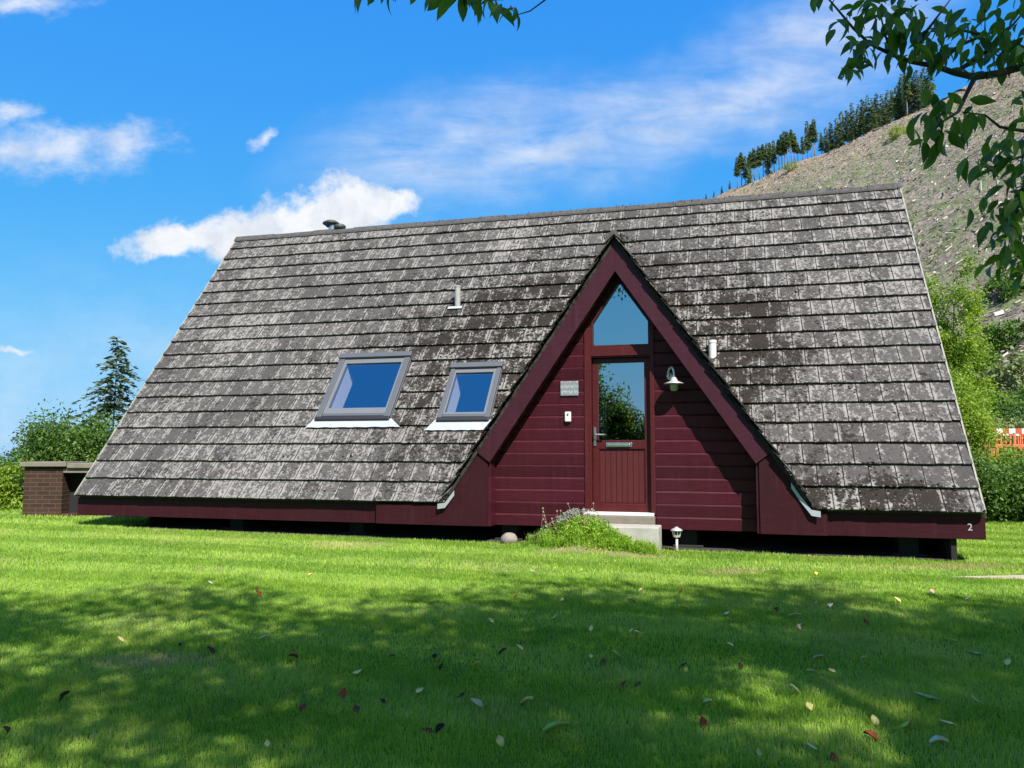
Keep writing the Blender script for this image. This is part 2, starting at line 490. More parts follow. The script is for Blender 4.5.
# ------------------------------------------------------------------ house materials
def paint_mat(name, col, rough=.42, boards_=0., spec=.5):
    m, h, p, o = material(name); c = h.coord('Object')
    mp = h.n('ShaderNodeMapping'); h.L.new(c, mp.inputs[0]); mp.inputs['Scale'].default_value = (1.2, 8, 26)
    g = h.noise(mp.outputs[0], 4., 6, .62); w = h.noise(c, 1.3, 4, .55)
    f = h.math('MULTIPLY_ADD', g, 1.0, .5)
    cc = h.mix(1., col, h.comb(f, f, f), 'MULTIPLY')
    z_ = h.sep(c)[2]
    bd = h.n('ShaderNodeTexWhiteNoise', noise_dimensions='1D'); h.L.new(h.math('FLOOR', h.math('MULTIPLY_ADD', z_, 1/.1635, .291/.1635)), bd.inputs['W'])
    bv = h.math('MULTIPLY_ADD', bd.outputs[0], .4*boards_, 1-.2*boards_)
    cc = h.mix(1., cc, h.comb(bv, bv, bv), 'MULTIPLY')
    st_ = h.n('ShaderNodeMapping'); h.L.new(c, st_.inputs[0]); st_.inputs['Scale'].default_value = (9, 9, .7)
    sv = h.noise(st_.outputs[0], 2., 5, .6)
    cc = h.mix(h.ramp(sv, .52, .75, 0, .4), cc, tuple(.5*k for k in col))
    cc = h.mix(h.ramp(sv, .48, .25, 0, .3), cc, tuple(1.5*k+.012 for k in col))
    cc = h.mix(h.ramp(w, .45, .8, 0, .35), cc, tuple(.6*k+.008 for k in col))
    h.L.new(cc, p.inputs['Base Color']); h.L.new(h.math('MULTIPLY_ADD', g, .25, rough-.1), p.inputs['Roughness'])
    p.inputs['Specular IOR Level'].default_value = spec
    b = h.n('ShaderNodeBump'); b.inputs['Strength'].default_value = .25; b.inputs['Distance'].default_value = .004
    h.L.new(g, b.inputs['Height']); h.L.new(b.outputs[0], p.inputs['Normal'])
    return m


WALL = paint_mat('burgundy_stained_boards', (.050, .0068, .0135), rough=.42, boards_=1., spec=.22)
FASC = paint_mat('burgundy_stained_fascia', (.031, .0058, .0092), .5, spec=.14)
BARGE = paint_mat('burgundy_stained_bargeboard', (.042, .0090, .0175), .45, spec=.22)
DOORM = paint_mat('rosewood_foil', (.064, .0085, .010), .40, spec=.25)


def panel_mat():
    m, h, p, o = material('rosewood_grooved_panel'); c = h.coord('Object')
    mp = h.n('ShaderNodeMapping'); h.L.new(c, mp.inputs[0]); mp.inputs['Scale'].default_value = (40, 8, 1.0)
    g = h.noise(mp.outputs[0], 3., 6, .62); f = h.math('MULTIPLY_ADD', g, .9, .5)
    h.L.new(h.mix(1., (.075, .011, .012), h.comb(f, f, f), 'MULTIPLY'), p.inputs['Base Color']); p.inputs['Roughness'].default_value = .38
    return m


PANEL = panel_mat()


def tile_mat():
    m, h, p, o = material('weathered_concrete_tiles')
    c = h.coord('Object'); a = h.attr('tile'); rgb = h.n('ShaderNodeSeparateColor'); h.L.new(a['Color'], rgb.inputs[0])
    u, v, rn = rgb.outputs[0], rgb.outputs[1], rgb.outputs[2]
    X, Y, Z = h.sep(c)[:3]
    wv = h.math('MULTIPLY', rn, 37.)
    base = h.mix(rn, (.068, .062, .060), (.100, .092, .088))
    grain = h.noise(c, 60., 4, .7)
    base = h.mix(h.ramp(grain, .3, .7), base, h.mix(.5, base, (.04, .038, .037)))
    # pale lichen: patches, thicker along the side joints
    lv = h.comb(h.math('MULTIPLY', X, 1.35), h.math('MULTIPLY', Y, .9), h.math('MULTIPLY', Z, .9))
    l1 = h.noise(lv, 12.5, 6, .66, .3, w=wv); l2 = h.noise(c, 29., 5, .66, w=wv); l3 = h.noise(c, 85., 3, .65)
    ed = h.math('ABSOLUTE', h.math('SUBTRACT', u, .5)); edge = h.ramp(ed, .30, .47)
    reg = h.noise(c, .55, 3, .5)
    k = h.math('ADD', h.math('MULTIPLY', l1, .66), h.math('MULTIPLY', l2, .58))
    k = h.math('ADD', k, h.math('MULTIPLY', l3, .30))
    k = h.math('ADD', k, h.math('MULTIPLY', h.math('MULTIPLY', edge, h.ramp(h.noise(c, 6.5, 4, .65), .32, .58)), .15)); k = h.math('ADD', k, h.math('MULTIPLY_ADD', reg, .22, -.11))
    k = h.math('ADD', k, h.math('MULTIPLY_ADD', rn, .06, -.03))
    k = h.math('ADD', k, h.math('MULTIPLY', h.ramp(v, .10, .0), .05))
    lich = h.ramp(k, .80, .90)
    tone = h.noise(c, 5., 3, .6)
    # dark moss and algae, thick round the dormer and under the skylights
    def patch(cx, cz, rx, rz, a_, b_):
        return h.ramp(h.vmath('LENGTH', h.vmath('DIVIDE', h.vmath('SUBTRACT', h.comb(X, Z, 0.), (cx, cz, 0)), (rx, rz, 1.))), a_, b_)
    zone = h.math('MAXIMUM', h.math('MAXIMUM', patch(7.2, 2.1, 3.2, 2.0, 1.3, .25), patch(11.2, .1, 1.5, .36, 1.2, .3)), patch(9.7, 2.3, 1.4, 1.7, 1.2, .2))
    m1 = h.noise(c, 16., 7, .74, .4); m2 = h.noise(c, 2.2, 4, .6)
    mk = h.math('ADD', h.math('MULTIPLY', m1, .8), h.math('MULTIPLY', m2, .5))
    mk = h.math('ADD', mk, h.math('MULTIPLY', zone, .22))
    mk = h.math('ADD', mk, h.math('MULTIPLY', h.ramp(v, .13, 0.), .09))
    moss = h.ramp(mk, .715, .80)
    mc = h.mix(h.noise(c, 7., 3, .6), (.009, .0078, .0065), (.030, .0215, .016))
    col = h.mix(h.math('MULTIPLY', moss, .93), base, mc)
    sp = h.math('ADD', h.noise(c, 27., 5, .66, w=h.math('ADD', wv, 5.)), h.math('MULTIPLY_ADD', h.noise(c, .9, 3, .5), .16, -.08))
    sp = h.math('ADD', sp, h.math('MULTIPLY', zone, .06))
    col = h.mix(h.math('MULTIPLY', h.ramp(sp, .575, .645), .85), col, mc)
    kz = h.math('ADD', k, h.math('MULTIPLY', zone, .02))
    kz = h.math('SUBTRACT', kz, h.math('MULTIPLY', h.ramp(m2, .42, .62), h.math('MULTIPLY', zone, .13)))
    lich = h.ramp(kz, .772, .885)
    col = h.mix(h.math('MULTIPLY', lich, .9), col, h.mix(tone, (.185, .172, .161), (.33, .312, .292)))
    fine = h.noise(c, 130., 2, .7)
    col = h.mix(h.ramp(fine, .55, .66, 0, .6), col, mc)
    col = h.mix(h.math('MULTIPLY', h.ramp(h.math('ADD', ed, h.math('MULTIPLY_ADD', l2, .06, -.03)), .474, .492), .85), col, (.012, .011, .010))
    h.L.new(col, p.inputs['Base Color']); p.inputs['Roughness'].default_value = .93; p.inputs['Specular IOR Level'].default_value = .2
    b = h.n('ShaderNodeBump'); b.inputs['Strength'].default_value = .7; b.inputs['Distance'].default_value = .008
    h.L.new(h.math('ADD', h.math('MULTIPLY', grain, .5), h.math('ADD', moss, h.math('MULTIPLY', lich, .4))), b.inputs['Height'])
    h.L.new(b.outputs[0], p.inputs['Normal'])
    return m


TILE = tile_mat()
RIDGEM = simple('grey_ridge_tile', (.075, .071, .07), .9, var=.75, vscale=14, spec=.2, bump=.5)
DARK = simple('black_felt_and_shade', (.012, .011, .011), .95, var=.2)  # roofing felt; the black also stands in for shade on floor, skirt and linings
MOSS = simple('dark_brown_moss', (.022, .019, .012), .97, var=.5, vscale=8, spec=.1, bump=.8)
ALU = simple('grey_aluminium_cover', (.085, .090, .098), .5, .1, .06, 3)
ALUL = simple('pale_sash_lining', (.62, .62, .62), .4, 0., .05, 3)
SASH = simple('grey_white_sash', (.13, .136, .147), .4, 0., .05, 3)
WHITE = simple('white_reveal_lining', (.8, .8, .79), .55, 0., .04, 3)
BLACKR = simple('black_rubber_gasket', (.015, .015, .016), .5, 0., .1, 3)
LEAD = simple('bright_lead_apron', (.35, .37, .40), .5, .05, .1, 5)
GREYL = simple('dull_lead_flashing', (.34, .35, .37), .5, .4, .2, 7)
CHROME = simple('brushed_steel', (.62, .62, .61), .25, .95, .05, 10)
CONC = simple('rough_concrete', (.36, .345, .305), .93, var=.3, vscale=9, spec=.2, bump=.7)
CONCD = simple('weathered_and_shaded_concrete', (.18, .158, .128), .93, var=.3, vscale=7, spec=.2, bump=.7)
WHITEP = simple('white_plastic', (.6, .6, .57), .45, 0., .05, 4)
GREYP = simple('dirty_grey_pipe', (.30, .30, .295), .6, 0., .25, 14)
BRICKM = None


def glass_mat(name, refl, tint=(.75, .8, .8)):
    m, h, p, o = material(name)
    tr = h.n('ShaderNodeBsdfTransparent'); tr.inputs[0].default_value = (*tint, 1)
    gl_ = h.n('ShaderNodeBsdfGlossy'); gl_.inputs['Roughness'].default_value = .0
    fr = h.n('ShaderNodeFresnel'); fr.inputs[0].default_value = 1.5
    ms = h.n('ShaderNodeMixShader'); h.L.new(h.math('ADD', fr.outputs[0], refl, clamp=True), ms.inputs[0])
    h.L.new(tr.outputs[0], ms.inputs[1]); h.L.new(gl_.outputs[0], ms.inputs[2]); h.L.new(ms.outputs[0], o.inputs[0])
    h.N.remove(p); return m


GLASS = glass_mat('coated_window_glass', .52); GLASS2 = glass_mat('coated_roof_glass', .42, (.97, .98, .98))

# ------------------------------------------------------------------ house
house = tag(empty('a_frame_house', tuple(PL), -YAW),
            'burgundy boarded A-frame chalet under a huge lichened grey tile roof with gabled door dormer', 'house')
DX, DPK, DHW = 8.45, 3.424, 2.335           # dormer centre, peak height, half width at the eave


def clip(poly, a, b, c):
    """part of a convex polygon with a*x+b*y+c >= 0"""
    out_ = []
    for i in range(len(poly)):
        p0, p1 = poly[i], poly[(i+1) % len(poly)]
        d0 = a*p0[0]+b*p0[1]+c; d1 = a*p1[0]+b*p1[1]+c
        if d0 >= 0: out_.append(p0)
        if (d0 >= 0) != (d1 >= 0):
            k = d0/(d0-d1); out_.append((p0[0]+(p1[0]-p0[0])*k, p0[1]+(p1[1]-p0[1])*k))
    return out_


def area(poly):
    return abs(sum(poly[i][0]*poly[(i+1) % len(poly)][1]-poly[(i+1) % len(poly)][0]*poly[i][1] for i in range(len(poly))))/2 if len(poly) > 2 else 0


def subtract(poly, hole):
    """convex polygon minus a convex, counter-clockwise hole"""
    outs = []; rest = poly
    for i in range(len(hole)):
        (x0, y0), (x1, y1) = hole[i], hole[(i+1) % len(hole)]
        a, b = -(y1-y0), (x1-x0); c = -(a*x0+b*y0)       # inside >= 0
        o_ = clip(rest, -a, -b, -c)
        if area(o_) > 1e-4: outs.append(o_)
        rest = clip(rest, a, b, c)
        if area(rest) < 1e-5: break
    return outs


SA = DPK/HH*SLOPE                                        # dormer apex along the slope
TRI = [(DX-DHW, -.2*0), (DX+DHW, 0), (DX, SA)]
TRI = [(DX-DHW*(1+.1/SA), -.1), (DX+DHW*(1+.1/SA), -.1), (DX, SA)]
SKY1 = (3.64, 4.91, 1.47, 2.85); SKY2 = (5.655, 6.49, 1.43, 2.555)


def rect(x0, x1, y0, y1): return [(x0, y0), (x1, y0), (x1, y1), (x0, y1)]


HOLES = [TRI, rect(*SKY1), rect(*SKY2)]


def tiles(mb, O, ax, as_, n, x0, x1, s0, s1, holes=(), keep=None, course=.3392, width=.298, th=.038, rng=random):
    """courses of flat interlocking tiles, each its own slab, lower edge proud of the course below"""
    O, ax, as_, n = map(np.array, (O, ax, as_, n)); nrow = int(math.ceil((s1-s0)/course-1e-6))
    for r in range(nrow):
        sa = s0+r*course; sb = min(sa+course, s1); off = (r % 2)*.5*width
        k = int((x1-x0)/width)+3
        for j in range(-1, k):
            xa = x0+j*width-off+.002; xb = xa+width-.004
            xa_, xb_ = max(xa, x0), min(xb, x1)
            if xb_-xa_ < .03: continue
            dh = rng.uniform(-.004, .004); ds = rng.uniform(-.006, .005) if r else rng.uniform(-.003, .003); sk = rng.uniform(-.004, .004); rn = rng.random()
            tl = rng.uniform(-.003, .003)
            sb_ = min(sb+.05, s1)
            polys = [[(xa_, sa+ds-sk), (xb_, sa+ds+sk), (xb_, sb_), (xa_, sb_)]]
            if keep: polys = [q for q in (keep(p) for p in polys) if area(q) > 2e-4]
            for hl in holes:
                nx = []
                for p in polys:
                    if max(v[0] for v in p) < min(v[0] for v in hl) or min(v[0] for v in p) > max(v[0] for v in hl) or \
                       max(v[1] for v in p) < min(v[1] for v in hl) or min(v[1] for v in p) > max(v[1] for v in hl): nx.append(p)
                    else: nx += subtract(p, hl)
                polys = nx
            for p in polys:
                m = len(p); vs = []; cols = []
                for (x, s) in p:
                    fv = (s-sa)/course; fu = (x-xa)/(xb-xa)
                    hh = .010+dh*.5+th*(1-fv)+tl*(fu-.5)
                    vs.append(O+ax*x+as_*s+n*hh); cols.append((fu, fv, rn, 1))
                for (x, s) in p:
                    fv = (s-sa)/course; fu = (x-xa)/(xb-xa); vs.append(O+ax*x+as_*s+n*max(-.001, .010+dh*.5+th*(1-fv)+tl*(fu-.5)-.021)); cols.append((fu, fv, rn, 1))
                fs = [tuple(range(m))]+[(i, i+m, (i+1) % m+m, (i+1) % m) for i in range(m)]
                mb.add(vs, fs, cols)


AS = np.array([0, HW, HH])/SLOPE; NR = np.array([0, -HH, HW])/SLOPE; AX = np.array([1., 0, 0])
mb = MB(); tiles(mb, (0, 0, 0), AX, AS, NR, 0, HL, 0, SLOPE-.03, HOLES)
roof = mb.build('roof', TILE, house, attr='tile')
roof['label'] = 'front slope of lichened grey concrete tiles'
ASb = np.array([0, -HW, HH])/SLOPE; NRb = np.array([0, HH, HW])/SLOPE
mb = MB(); tiles(mb, (HL, 2*HW, 0), -AX, ASb, NRb, 0, HL, 0, SLOPE-.03)
mb.build('roof', TILE, house, attr='tile')['label'] = 'rear slope of grey concrete tiles'
# decks below the tiles, open at the dormer and skylights
mb = MB(); polys = [rect(0.02, HL-.02, .03, SLOPE-.03)]
for hl in HOLES: polys = [q for p in polys for q in subtract(p, hl)]
for p in polys:
    m_ = len(p)
    vs = [AX*x+AS*s-NR*.004 for x, s in p]+[AX*x+AS*s-NR*.11 for x, s in p]
    mb.add(vs, [tuple(range(m_)), tuple(range(2*m_-1, m_-1, -1))]+[(i, i+m_, (i+1) % m_+m_, (i+1) % m_) for i in range(m_)])
mb.build('roof_deck', DARK, roof)
mb = MB(); Ob = np.array([HL, 2*HW, 0])
p = rect(.02, HL-.02, .03, SLOPE-.03)
mb.add([Ob-AX*x+ASb*s-NRb*.004 for x, s in p]+[Ob-AX*x+ASb*s-NRb*.11 for x, s in p],
       [(0, 1, 2, 3), (7, 6, 5, 4)]+[(i, i+4, (i+1) % 4+4, (i+1) % 4) for i in range(4)])
mb.build('roof_deck', DARK, house)
# ridge tiles
mb = MB(); x = -.02
while x < HL:
    x2 = min(x+.45, HL+.02); hgt = .042+random.uniform(-.012, .012)
    prof = [(-.092, -.092*1.295+.065), (-.084, -.084*1.295+.09), (-.035, hgt+.0), (-.015, hgt+.018), (.015, hgt+.018), (.035, hgt), (.084, -.084*1.295+.09), (.092, -.092*1.295+.065), (.0, -.02)]
    v = [(x+.003, HW+a, HH+b) for a, b in prof]+[(x2-.003, HW+a, HH+b) for a, b in prof]; n_ = len(prof)
    mb.add(v, [tuple(range(n_)), tuple(range(2*n_-1, n_-1, -1))]+[(i, i+n_, (i+1) % n_+n_, (i+1) % n_) for i in range(n_)])
    x = x2
mb.build('ridge_tiles', RIDGEM, roof)
# verge trims on both gable ends
VERGE = simple('pale_cement_verge', (.27, .265, .22), .85, var=.3, vscale=8, bump=.5)
for xv in (-.012, HL-.008):
    mb = MB()
    for As, Nr, Oo in ((AS, NR, np.zeros(3)), (ASb, NRb, np.array([0, 2*HW, 0]))):
        vs = []
        for s in (0., SLOPE-.05):
            for dx, dn in ((0, -.02), (.02, -.02), (.02, .036), (0, .036)): vs.append(Oo+AX*(xv+dx)+As*s+Nr*dn)
        mb.add(vs, [(0, 1, 2, 3), (7, 6, 5, 4), (0, 4, 5, 1), (1, 5, 6, 2), (2, 6, 7, 3), (3, 7, 4, 0)])
    mb.build('verge_trim', VERGE, roof)


# dormer roof slopes (triangles from the front verge back to the valley)
def dormer_side(sgn):
    dl = math.hypot(DHW, DPK); ad = np.array([sgn*DHW, 0, -DPK])/dl
    n = np.array([sgn*DPK, 0, DHW])/dl; back = HW*DPK/HH
    mbb = MB()
    if sgn < 0:                                          # ax x (-ad) must point with n
        ax, O = np.array([0, -1., 0]), np.array([DX, 0, DPK+.04])+ad*dl
        keep = lambda p: clip(p, 1, -back/dl, 0.035+0)     # x >= -back*(s/dl)... measured from the front
        tiles(mbb, O, ax, -ad, n, -back-.05, .0, 0, dl, keep=keep)
    else:
        ax, O = np.array([0, 1., 0]), np.array([DX, 0, DPK+.04])+ad*dl
        keep = lambda p: clip(p, -1, back/dl, .0)
        tiles(mbb, O, ax, -ad, n, .0, back+.05, 0, dl, keep=keep)
    o_ = mbb.build('dormer_roof', TILE, house, attr='tile')
    d = MB(); vs = []
    for e in (.028, -.03):
        vs += [np.array([DX, 0.005, DPK+.04])+n*(e-.04), np.array([DX, 0.005, DPK+.04])+ad*dl+n*(e-.04), np.array([DX, back, DPK+.04])+n*(e-.04)]
    d.add(vs, [(0, 1, 2), (5, 4, 3), (0, 3, 4, 1), (1, 4, 5, 2), (2, 5, 3, 0)])
    d.build('dormer_deck', DARK, o_)
    return o_


def clip_left(p, back, dl): return clip(p, 1, back/dl, 0)


# left slope uses x in [-back,0] (x = -y); valley: y = back*s/dl  ->  keep -x <= back*s/dl
def dormer_both():
    dl = math.hypot(DHW, DPK); back = HW*DPK/HH
    for sgn in (-1, 1):
        ad = np.array([sgn*DHW, 0, -DPK])/dl; n = np.array([sgn*DPK, 0, DHW])/dl
        O = np.array([DX, -.095, DPK+.085])+ad*dl
        ax = np.array([0, 1. if sgn > 0 else -1., 0]); mbb = MB()
        if sgn > 0: tiles(mbb, O, ax, -ad, n, 0, back+.05, 0, dl, keep=lambda p: clip(p, -1, back/dl, .03))
        else: tiles(mbb, O, ax, -ad, n, -back-.05, 0, 0, dl, keep=lambda p: clip(p, 1, back/dl, .03))
        o_ = mbb.build('dormer_roof', TILE, house, attr='tile')
        d = MB(); vs = []
        for e in (-.006, -.05):
            b0 = np.array([DX, .0, DPK+.085])+n*e
            vs += [b0, b0+ad*dl, b0+np.array([0, back, 0])]
        d.add(vs, [(0, 1, 2), (5, 4, 3), (0, 3, 4, 1), (1, 4, 5, 2), (2, 5, 3, 0)])
        d.build('dormer_deck', DARK, o_)
        # mossy ridge of the dormer
        if sgn > 0:
            r = MB(); y = -.045
            while y < back:
                y2 = min(y+.4, back+.05)
                pr = [(-.11, -.10), (-.03, .055), (.03, .055), (.11, -.10), (0, .0)]
                v = [(DX+a, y-.05, DPK+.10+b) for a, b in pr]+[(DX+a, y2-.004, DPK+.10+b) for a, b in pr]
                r.add(v, [tuple(range(5)), tuple(range(9, 4, -1))]+[(i, i+5, (i+1) % 5+5, (i+1) % 5) for i in range(5)]); y = y2
            r.build('ridge_tiles', RIDGEM, o_)


dormer_both()
# bargeboards: two boards meeting at the peak
BO, BI = 3.43, 3.05                                      # outer and inner peak heights
SL = DPK/DHW


def barge(sgn):
    b = MB(); xj, zj = 1.87, BO-1.87*SL                   # outer lower end
    xi, zi = 1.70, BI-1.70*SL
    poly = [(DX, BO), (DX+sgn*xj, zj), (DX+sgn*xi, zi), (DX, BI)]
    b.prism(poly if sgn > 0 else poly[::-1], -.02, .024)
    o_ = b.build('bargeboard', BARGE, house, bevel=.003)
    b = MB()                                             # boxed soffit behind the board
    poly = [(DX, BO-.03), (DX+sgn*xj, BO-.03-xj*SL), (DX+sgn*1.72, BI+.02-1.72*SL), (DX, BI+.02)]
    b.prism(poly if sgn > 0 else poly[::-1], .026, .36)
    b.build('soffit', FASC, o_)
    b = MB()                                             # thin verge fillet under the tiles
    poly = [(DX, BO+.072), (DX+sgn*2.30, BO+.072-2.30*SL), (DX+sgn*2.26, BO-.004-2.26*SL), (DX, BO-.004)]
    b.prism(poly if sgn > 0 else poly[::-1], -.012, .02)
    b.col = (.3, .5, .5, 1); b.build('verge_fillet', TILE, o_, attr='tile')


barge(-1); barge(1)
# fascia boards and the panels that close the dormer's lower corners
ZF = -.291
mb = MB(); mb.box(-.015, 5.098, .07, .105, ZF, -.022); mb.box(-.015, 5.0, .105, .14, ZF+.03, -.03)
mb.build('fascia_board', FASC, house, bevel=.003)
mb = MB(); mb.box(10.95, HL+.02, .07, .105, ZF, -.022)
fr = mb.build('fascia_board', FASC, house, bevel=.003)
mb = MB(); mb.box(HL-.02, HL+.025, .106, 2.0, ZF, -.03); mb.build('end_board', FASC, house, bevel=.003)
for sgn in (-1, 1):
    X = lambda d: DX+sgn*d
    zj = BO-1.87*SL
    poly = [(X(1.735), ZF), (X(2.5 if sgn > 0 else 3.35), ZF), (X(2.5 if sgn > 0 else 3.35), -.02), (X(2.36), -.02), (X(1.872), zj-.004), (X(1.735), zj-.10)]
    mb = MB(); mb.prism(poly if sgn > 0 else poly[::-1], .008, .0675 if sgn > 0 else .069)
    mb.build('corner_panel', FASC, house, bevel=.003)
    mb = MB(); a, b = sorted((X(1.70), X(1.737))); mb.box(a, b, .034, .27, ZF, zj-.12); mb.build('corner_post', WALL, house, bevel=.003)
# shiplap boards
PITCHB = .1635


def boards(x_of):
    mbb = MB(); z = ZF
    while z < 2.9:
        z1 = z+PITCHB
        xs = x_of(z, z1)
        if xs is None: z = z1; continue
        xa, xb = xs
        yj = random.uniform(-.0015, .0015)
        prof = [(.273+yj, z+.004), (.258+yj, z1-.022), (.276, z1-.001), (.30, z1+.0), (.30, z+.001), (.282, z+.001)]
        v = [(xa, a, b) for a, b in prof]+[(xb, a, b) for a, b in prof]; k = len(prof)
        mbb.add(v, [tuple(range(k)), tuple(range(2*k-1, k-1, -1))]+[(i, i+k, (i+1) % k+k, (i+1) % k) for i in range(k)])
        z = z1
    return mbb


def xl(z, z1):
    xa = max(DX-1.72, DX-(BI+.12-z)/SL); return (xa, 7.984) if xa < 7.95 else None


def xr(z, z1):
    xb = min(DX+1.72, DX+(BI+.12-z)/SL); return (8.914, xb) if xb > 8.95 else None


wl = boards(xl).build('boarded_wall', WALL, house); wl['label'] = 'boarded wall left of the door'
wr = boards(xr).build('boarded_wall', WALL, house); wr['label'] = 'boarded wall right of the door'
mb = MB()
for sg_, xe in ((-1, 7.99), (1, 8.908)):
    xo = DX+sg_*1.73; q_ = [(xo, ZF+.005), (xe, ZF+.005), (xe, BI+.1-abs(xe-DX)*SL), (xo, BI+.1-1.73*SL)]
    mb.prism(q_ if sg_ < 0 else q_[::-1], .303, .33)
mb.build('light_tight_backing', DARK, house)  # plate added behind the boards to keep the interior dark
# door frame, gable window
mb = MB()
mb.box(7.986, 8.078, .25, .36, -.105, 2.36); mb.box(8.852, 8.912, .25, .36, -.105, 2.36)
mb.box(8.0785, 8.8515, .255, .36, 1.972, 2.095)
mb.box(8.0785, 8.8515, .27, .36, 1.952, 1.9715)
frame = mb.build('door_frame', DOORM, house, bevel=.004)
gw = [(8.0785, 2.097), (8.8515, 2.097), (8.8515, 2.43), (8.465, 2.985), (8.0785, 2.43)]
mb = MB(); inn = [(8.10, 2.118), (8.836, 2.118), (8.836, 2.42), (8.465, 2.952), (8.10, 2.42)]
for i in range(5):
    j = (i+1) % 5; mb.prism([gw[i], gw[j], inn[j], inn[i]], .262, .35)
for q_ in ([(8.0785, 2.432), (8.465, 2.987), (8.465, 3.12), (8.0, 2.50), (8.0, 2.362), (8.0785, 2.362)], [(8.8515, 2.432), (8.8515, 2.362), (8.92, 2.362), (8.92, 2.50), (8.465, 3.12), (8.465, 2.987)]):
    mb.prism(q_, .275, .35)
win = mb.build('gable_window', DOORM, house)
mb = MB(); mb.add([(x, .31, z) for x, z in inn], [(0, 1, 2, 3, 4)]); mb.build('window_pane', GLASS, win)
# door leaf
door = empty('door', (0, 0, 0)); door.parent = house
x0, x1, z0, z1 = 8.082, 8.848, -.082, 1.948
mb = MB()
mb.box(x0, 8.16, .325, .385, z0, z1); mb.box(8.772, x1, .325, .385, z0, z1)
mb.box(8.1602, 8.7718, .325, .385, 1.885, z1); mb.box(8.1602, 8.7718, .325, .385, z0, .022); mb.box(8.1602, 8.7718, .325, .385, .738, .855)
mb.build('door_leaf', DOORM, door, bevel=.004)
mb = MB()
for i in range(8):
    a = 8.172+i*.0737; mb.box(a, a+.0695, .345, .365, .034, .726)
mb.build('door_panel', PANEL, door, bevel=.004)
mb = MB(); mb.box(8.1602, 8.7718, .357, .38, .022, .738)
for a, b, c, d in ((8.1602, 8.172, .022, .738), (8.76, 8.7718, .022, .738)): mb.box(a, b, .336, .357, c, d)
mb.box(8.172, 8.76, .336, .357, .022, .034); mb.box(8.172, 8.76, .336, .357, .726, .738)
mb.build('panel_bead', DOORM, door)
mb = MB(); mb.add([(8.1602, .355, .855), (8.7718, .355, .855), (8.7718, .355, 1.885), (8.1602, .355, 1.885)], [(0, 1, 2, 3)]); mb.build('window_pane', GLASS, door)
mb = MB(); mb.box(8.262, 8.60, .311, .324, .765, .822); mb.box(8.285, 8.577, .300, .3105, .775, .803)
mb.build('letter_slot', CHROME, door, bevel=.004)
mb = MB(); mb.box(8.098, 8.132, .313, .324, .78, 1.03)
mb.tube([(8.115, .311, .93), (8.115, .272, .93), (8.13, .265, .93), (8.25, .265, .928)], .010, 8)
mb.build('handle', CHROME, door, smooth=False)
mb = MB(); mb.box(7.975, 8.89, .20, .385, -.125, -.0835); mb.build('door_sill', ALUL, house, bevel=.006)
mb = MB()
for i in range(8): a = 8.166+i*.012; mb.box(a, a+.009, .42+.018*(i % 2), .425+.018*(i % 2), .5, 1.95)
mb.build('curtain', simple('cream_net_curtain', (.62, .58, .44), .9, var=.15), house)
# step of the door
mb = MB(); mb.box(7.99, 8.90, .14, .40, gl(8.4, .2)-.15, -.126); mb.build('upper_step', CONCD, house, bevel=.008)  # darker concrete carries the sill's shadow in its colour
mb = MB(); mb.box(8.10, 8.99, -.28, .138, -.75, -.222); mb.build('doorstep', CONC, house, bevel=.012)
# fittings on the wall
SLATE = None
m, h, p, o = material('etched_slate_sign'); c = h.coord('Object'); xx, yy, zz = h.sep(c)[:3]
ln = h.math('ABSOLUTE', h.math('SUBTRACT', h.math('FRACT', h.math('MULTIPLY_ADD', zz, 13.5, .25)), .5))
strokes = h.math('MULTIPLY', h.ramp(ln, .30, .22), h.ramp(h.noise(h.comb(h.math('MULTIPLY', xx, 95.), 0., h.math('MULTIPLY', zz, 40.)), 1., 2, .5), .5, .56))
h.L.new(h.mix(h.math('MULTIPLY', strokes, .8), h.mix(h.noise(c, 25., 4, .6), (.15, .165, .18), (.24, .26, .285)), (.46, .48, .50)), p.inputs['Base Color'])
p.inputs['Roughness'].default_value = .35
mb = MB(); mb.box(7.662, 7.905, .246, .2605, 1.45, 1.645); sg = mb.build('name_sign', m, house, bevel=.004)
sg['label'] = 'small grey slate name sign with faint etched lettering'
mb = MB(); mb.box(7.722, 7.806, .225, .261, 1.10, 1.235); kb = mb.build('key_box', WHITEP, house, bevel=.012)
mb = MB(); mb.lathe([(.012, 0), (.012, .006)], (0, 0, 0), 12)
mb.V = [(7.764+v[0], .222+v[2]-.002, 1.195+v[1]) for v in mb.V]; mb.build('button', BLACKR, kb)
# swan-neck lamp
GALV = simple('galvanised_steel', (.66, .66, .65), .34, .55, .15, 12)
lampo = empty('wall_lamp', (0, 0, 0)); lampo.parent = house
lx, lz = 9.14, 1.60
mb = MB(); mb.lathe([(.0, 0), (.052, .0), (.05, .014), (.02, .022)], (0, 0, 0), 18); mb.V = [(lx-.02+v[0], .262-v[2], lz+.08+v[1]) for v in mb.V]
pts = [(lx-.03, .25, lz+.085), (lx-.035, .215, lz+.087)]+[(lx-.005-.04*math.cos(math.pi*k/9), .165+.045*math.cos(math.pi*k/9), lz+.10+.085*math.sin(math.pi*k/9)) for k in range(10)]+[(lx+.034, .117, lz+.06)]
mb.tube(pts, .0145, 10); mb.build('lamp_arm', GALV, lampo, smooth=True)
lx += .034
mb = MB(); mb.lathe([(.022, .065), (.034, .055), (.045, .03), (.055, .012), (.128, -.016), (.130, -.022), (.055, .0), (.05, -.004)], (lx, .115, lz-.01), 26)
mb.build('lamp_shade', GALV, lampo, smooth=True)
BULB = simple('amber_tinted_jar', (.38, .33, .22), .12, 0., .05, 4)
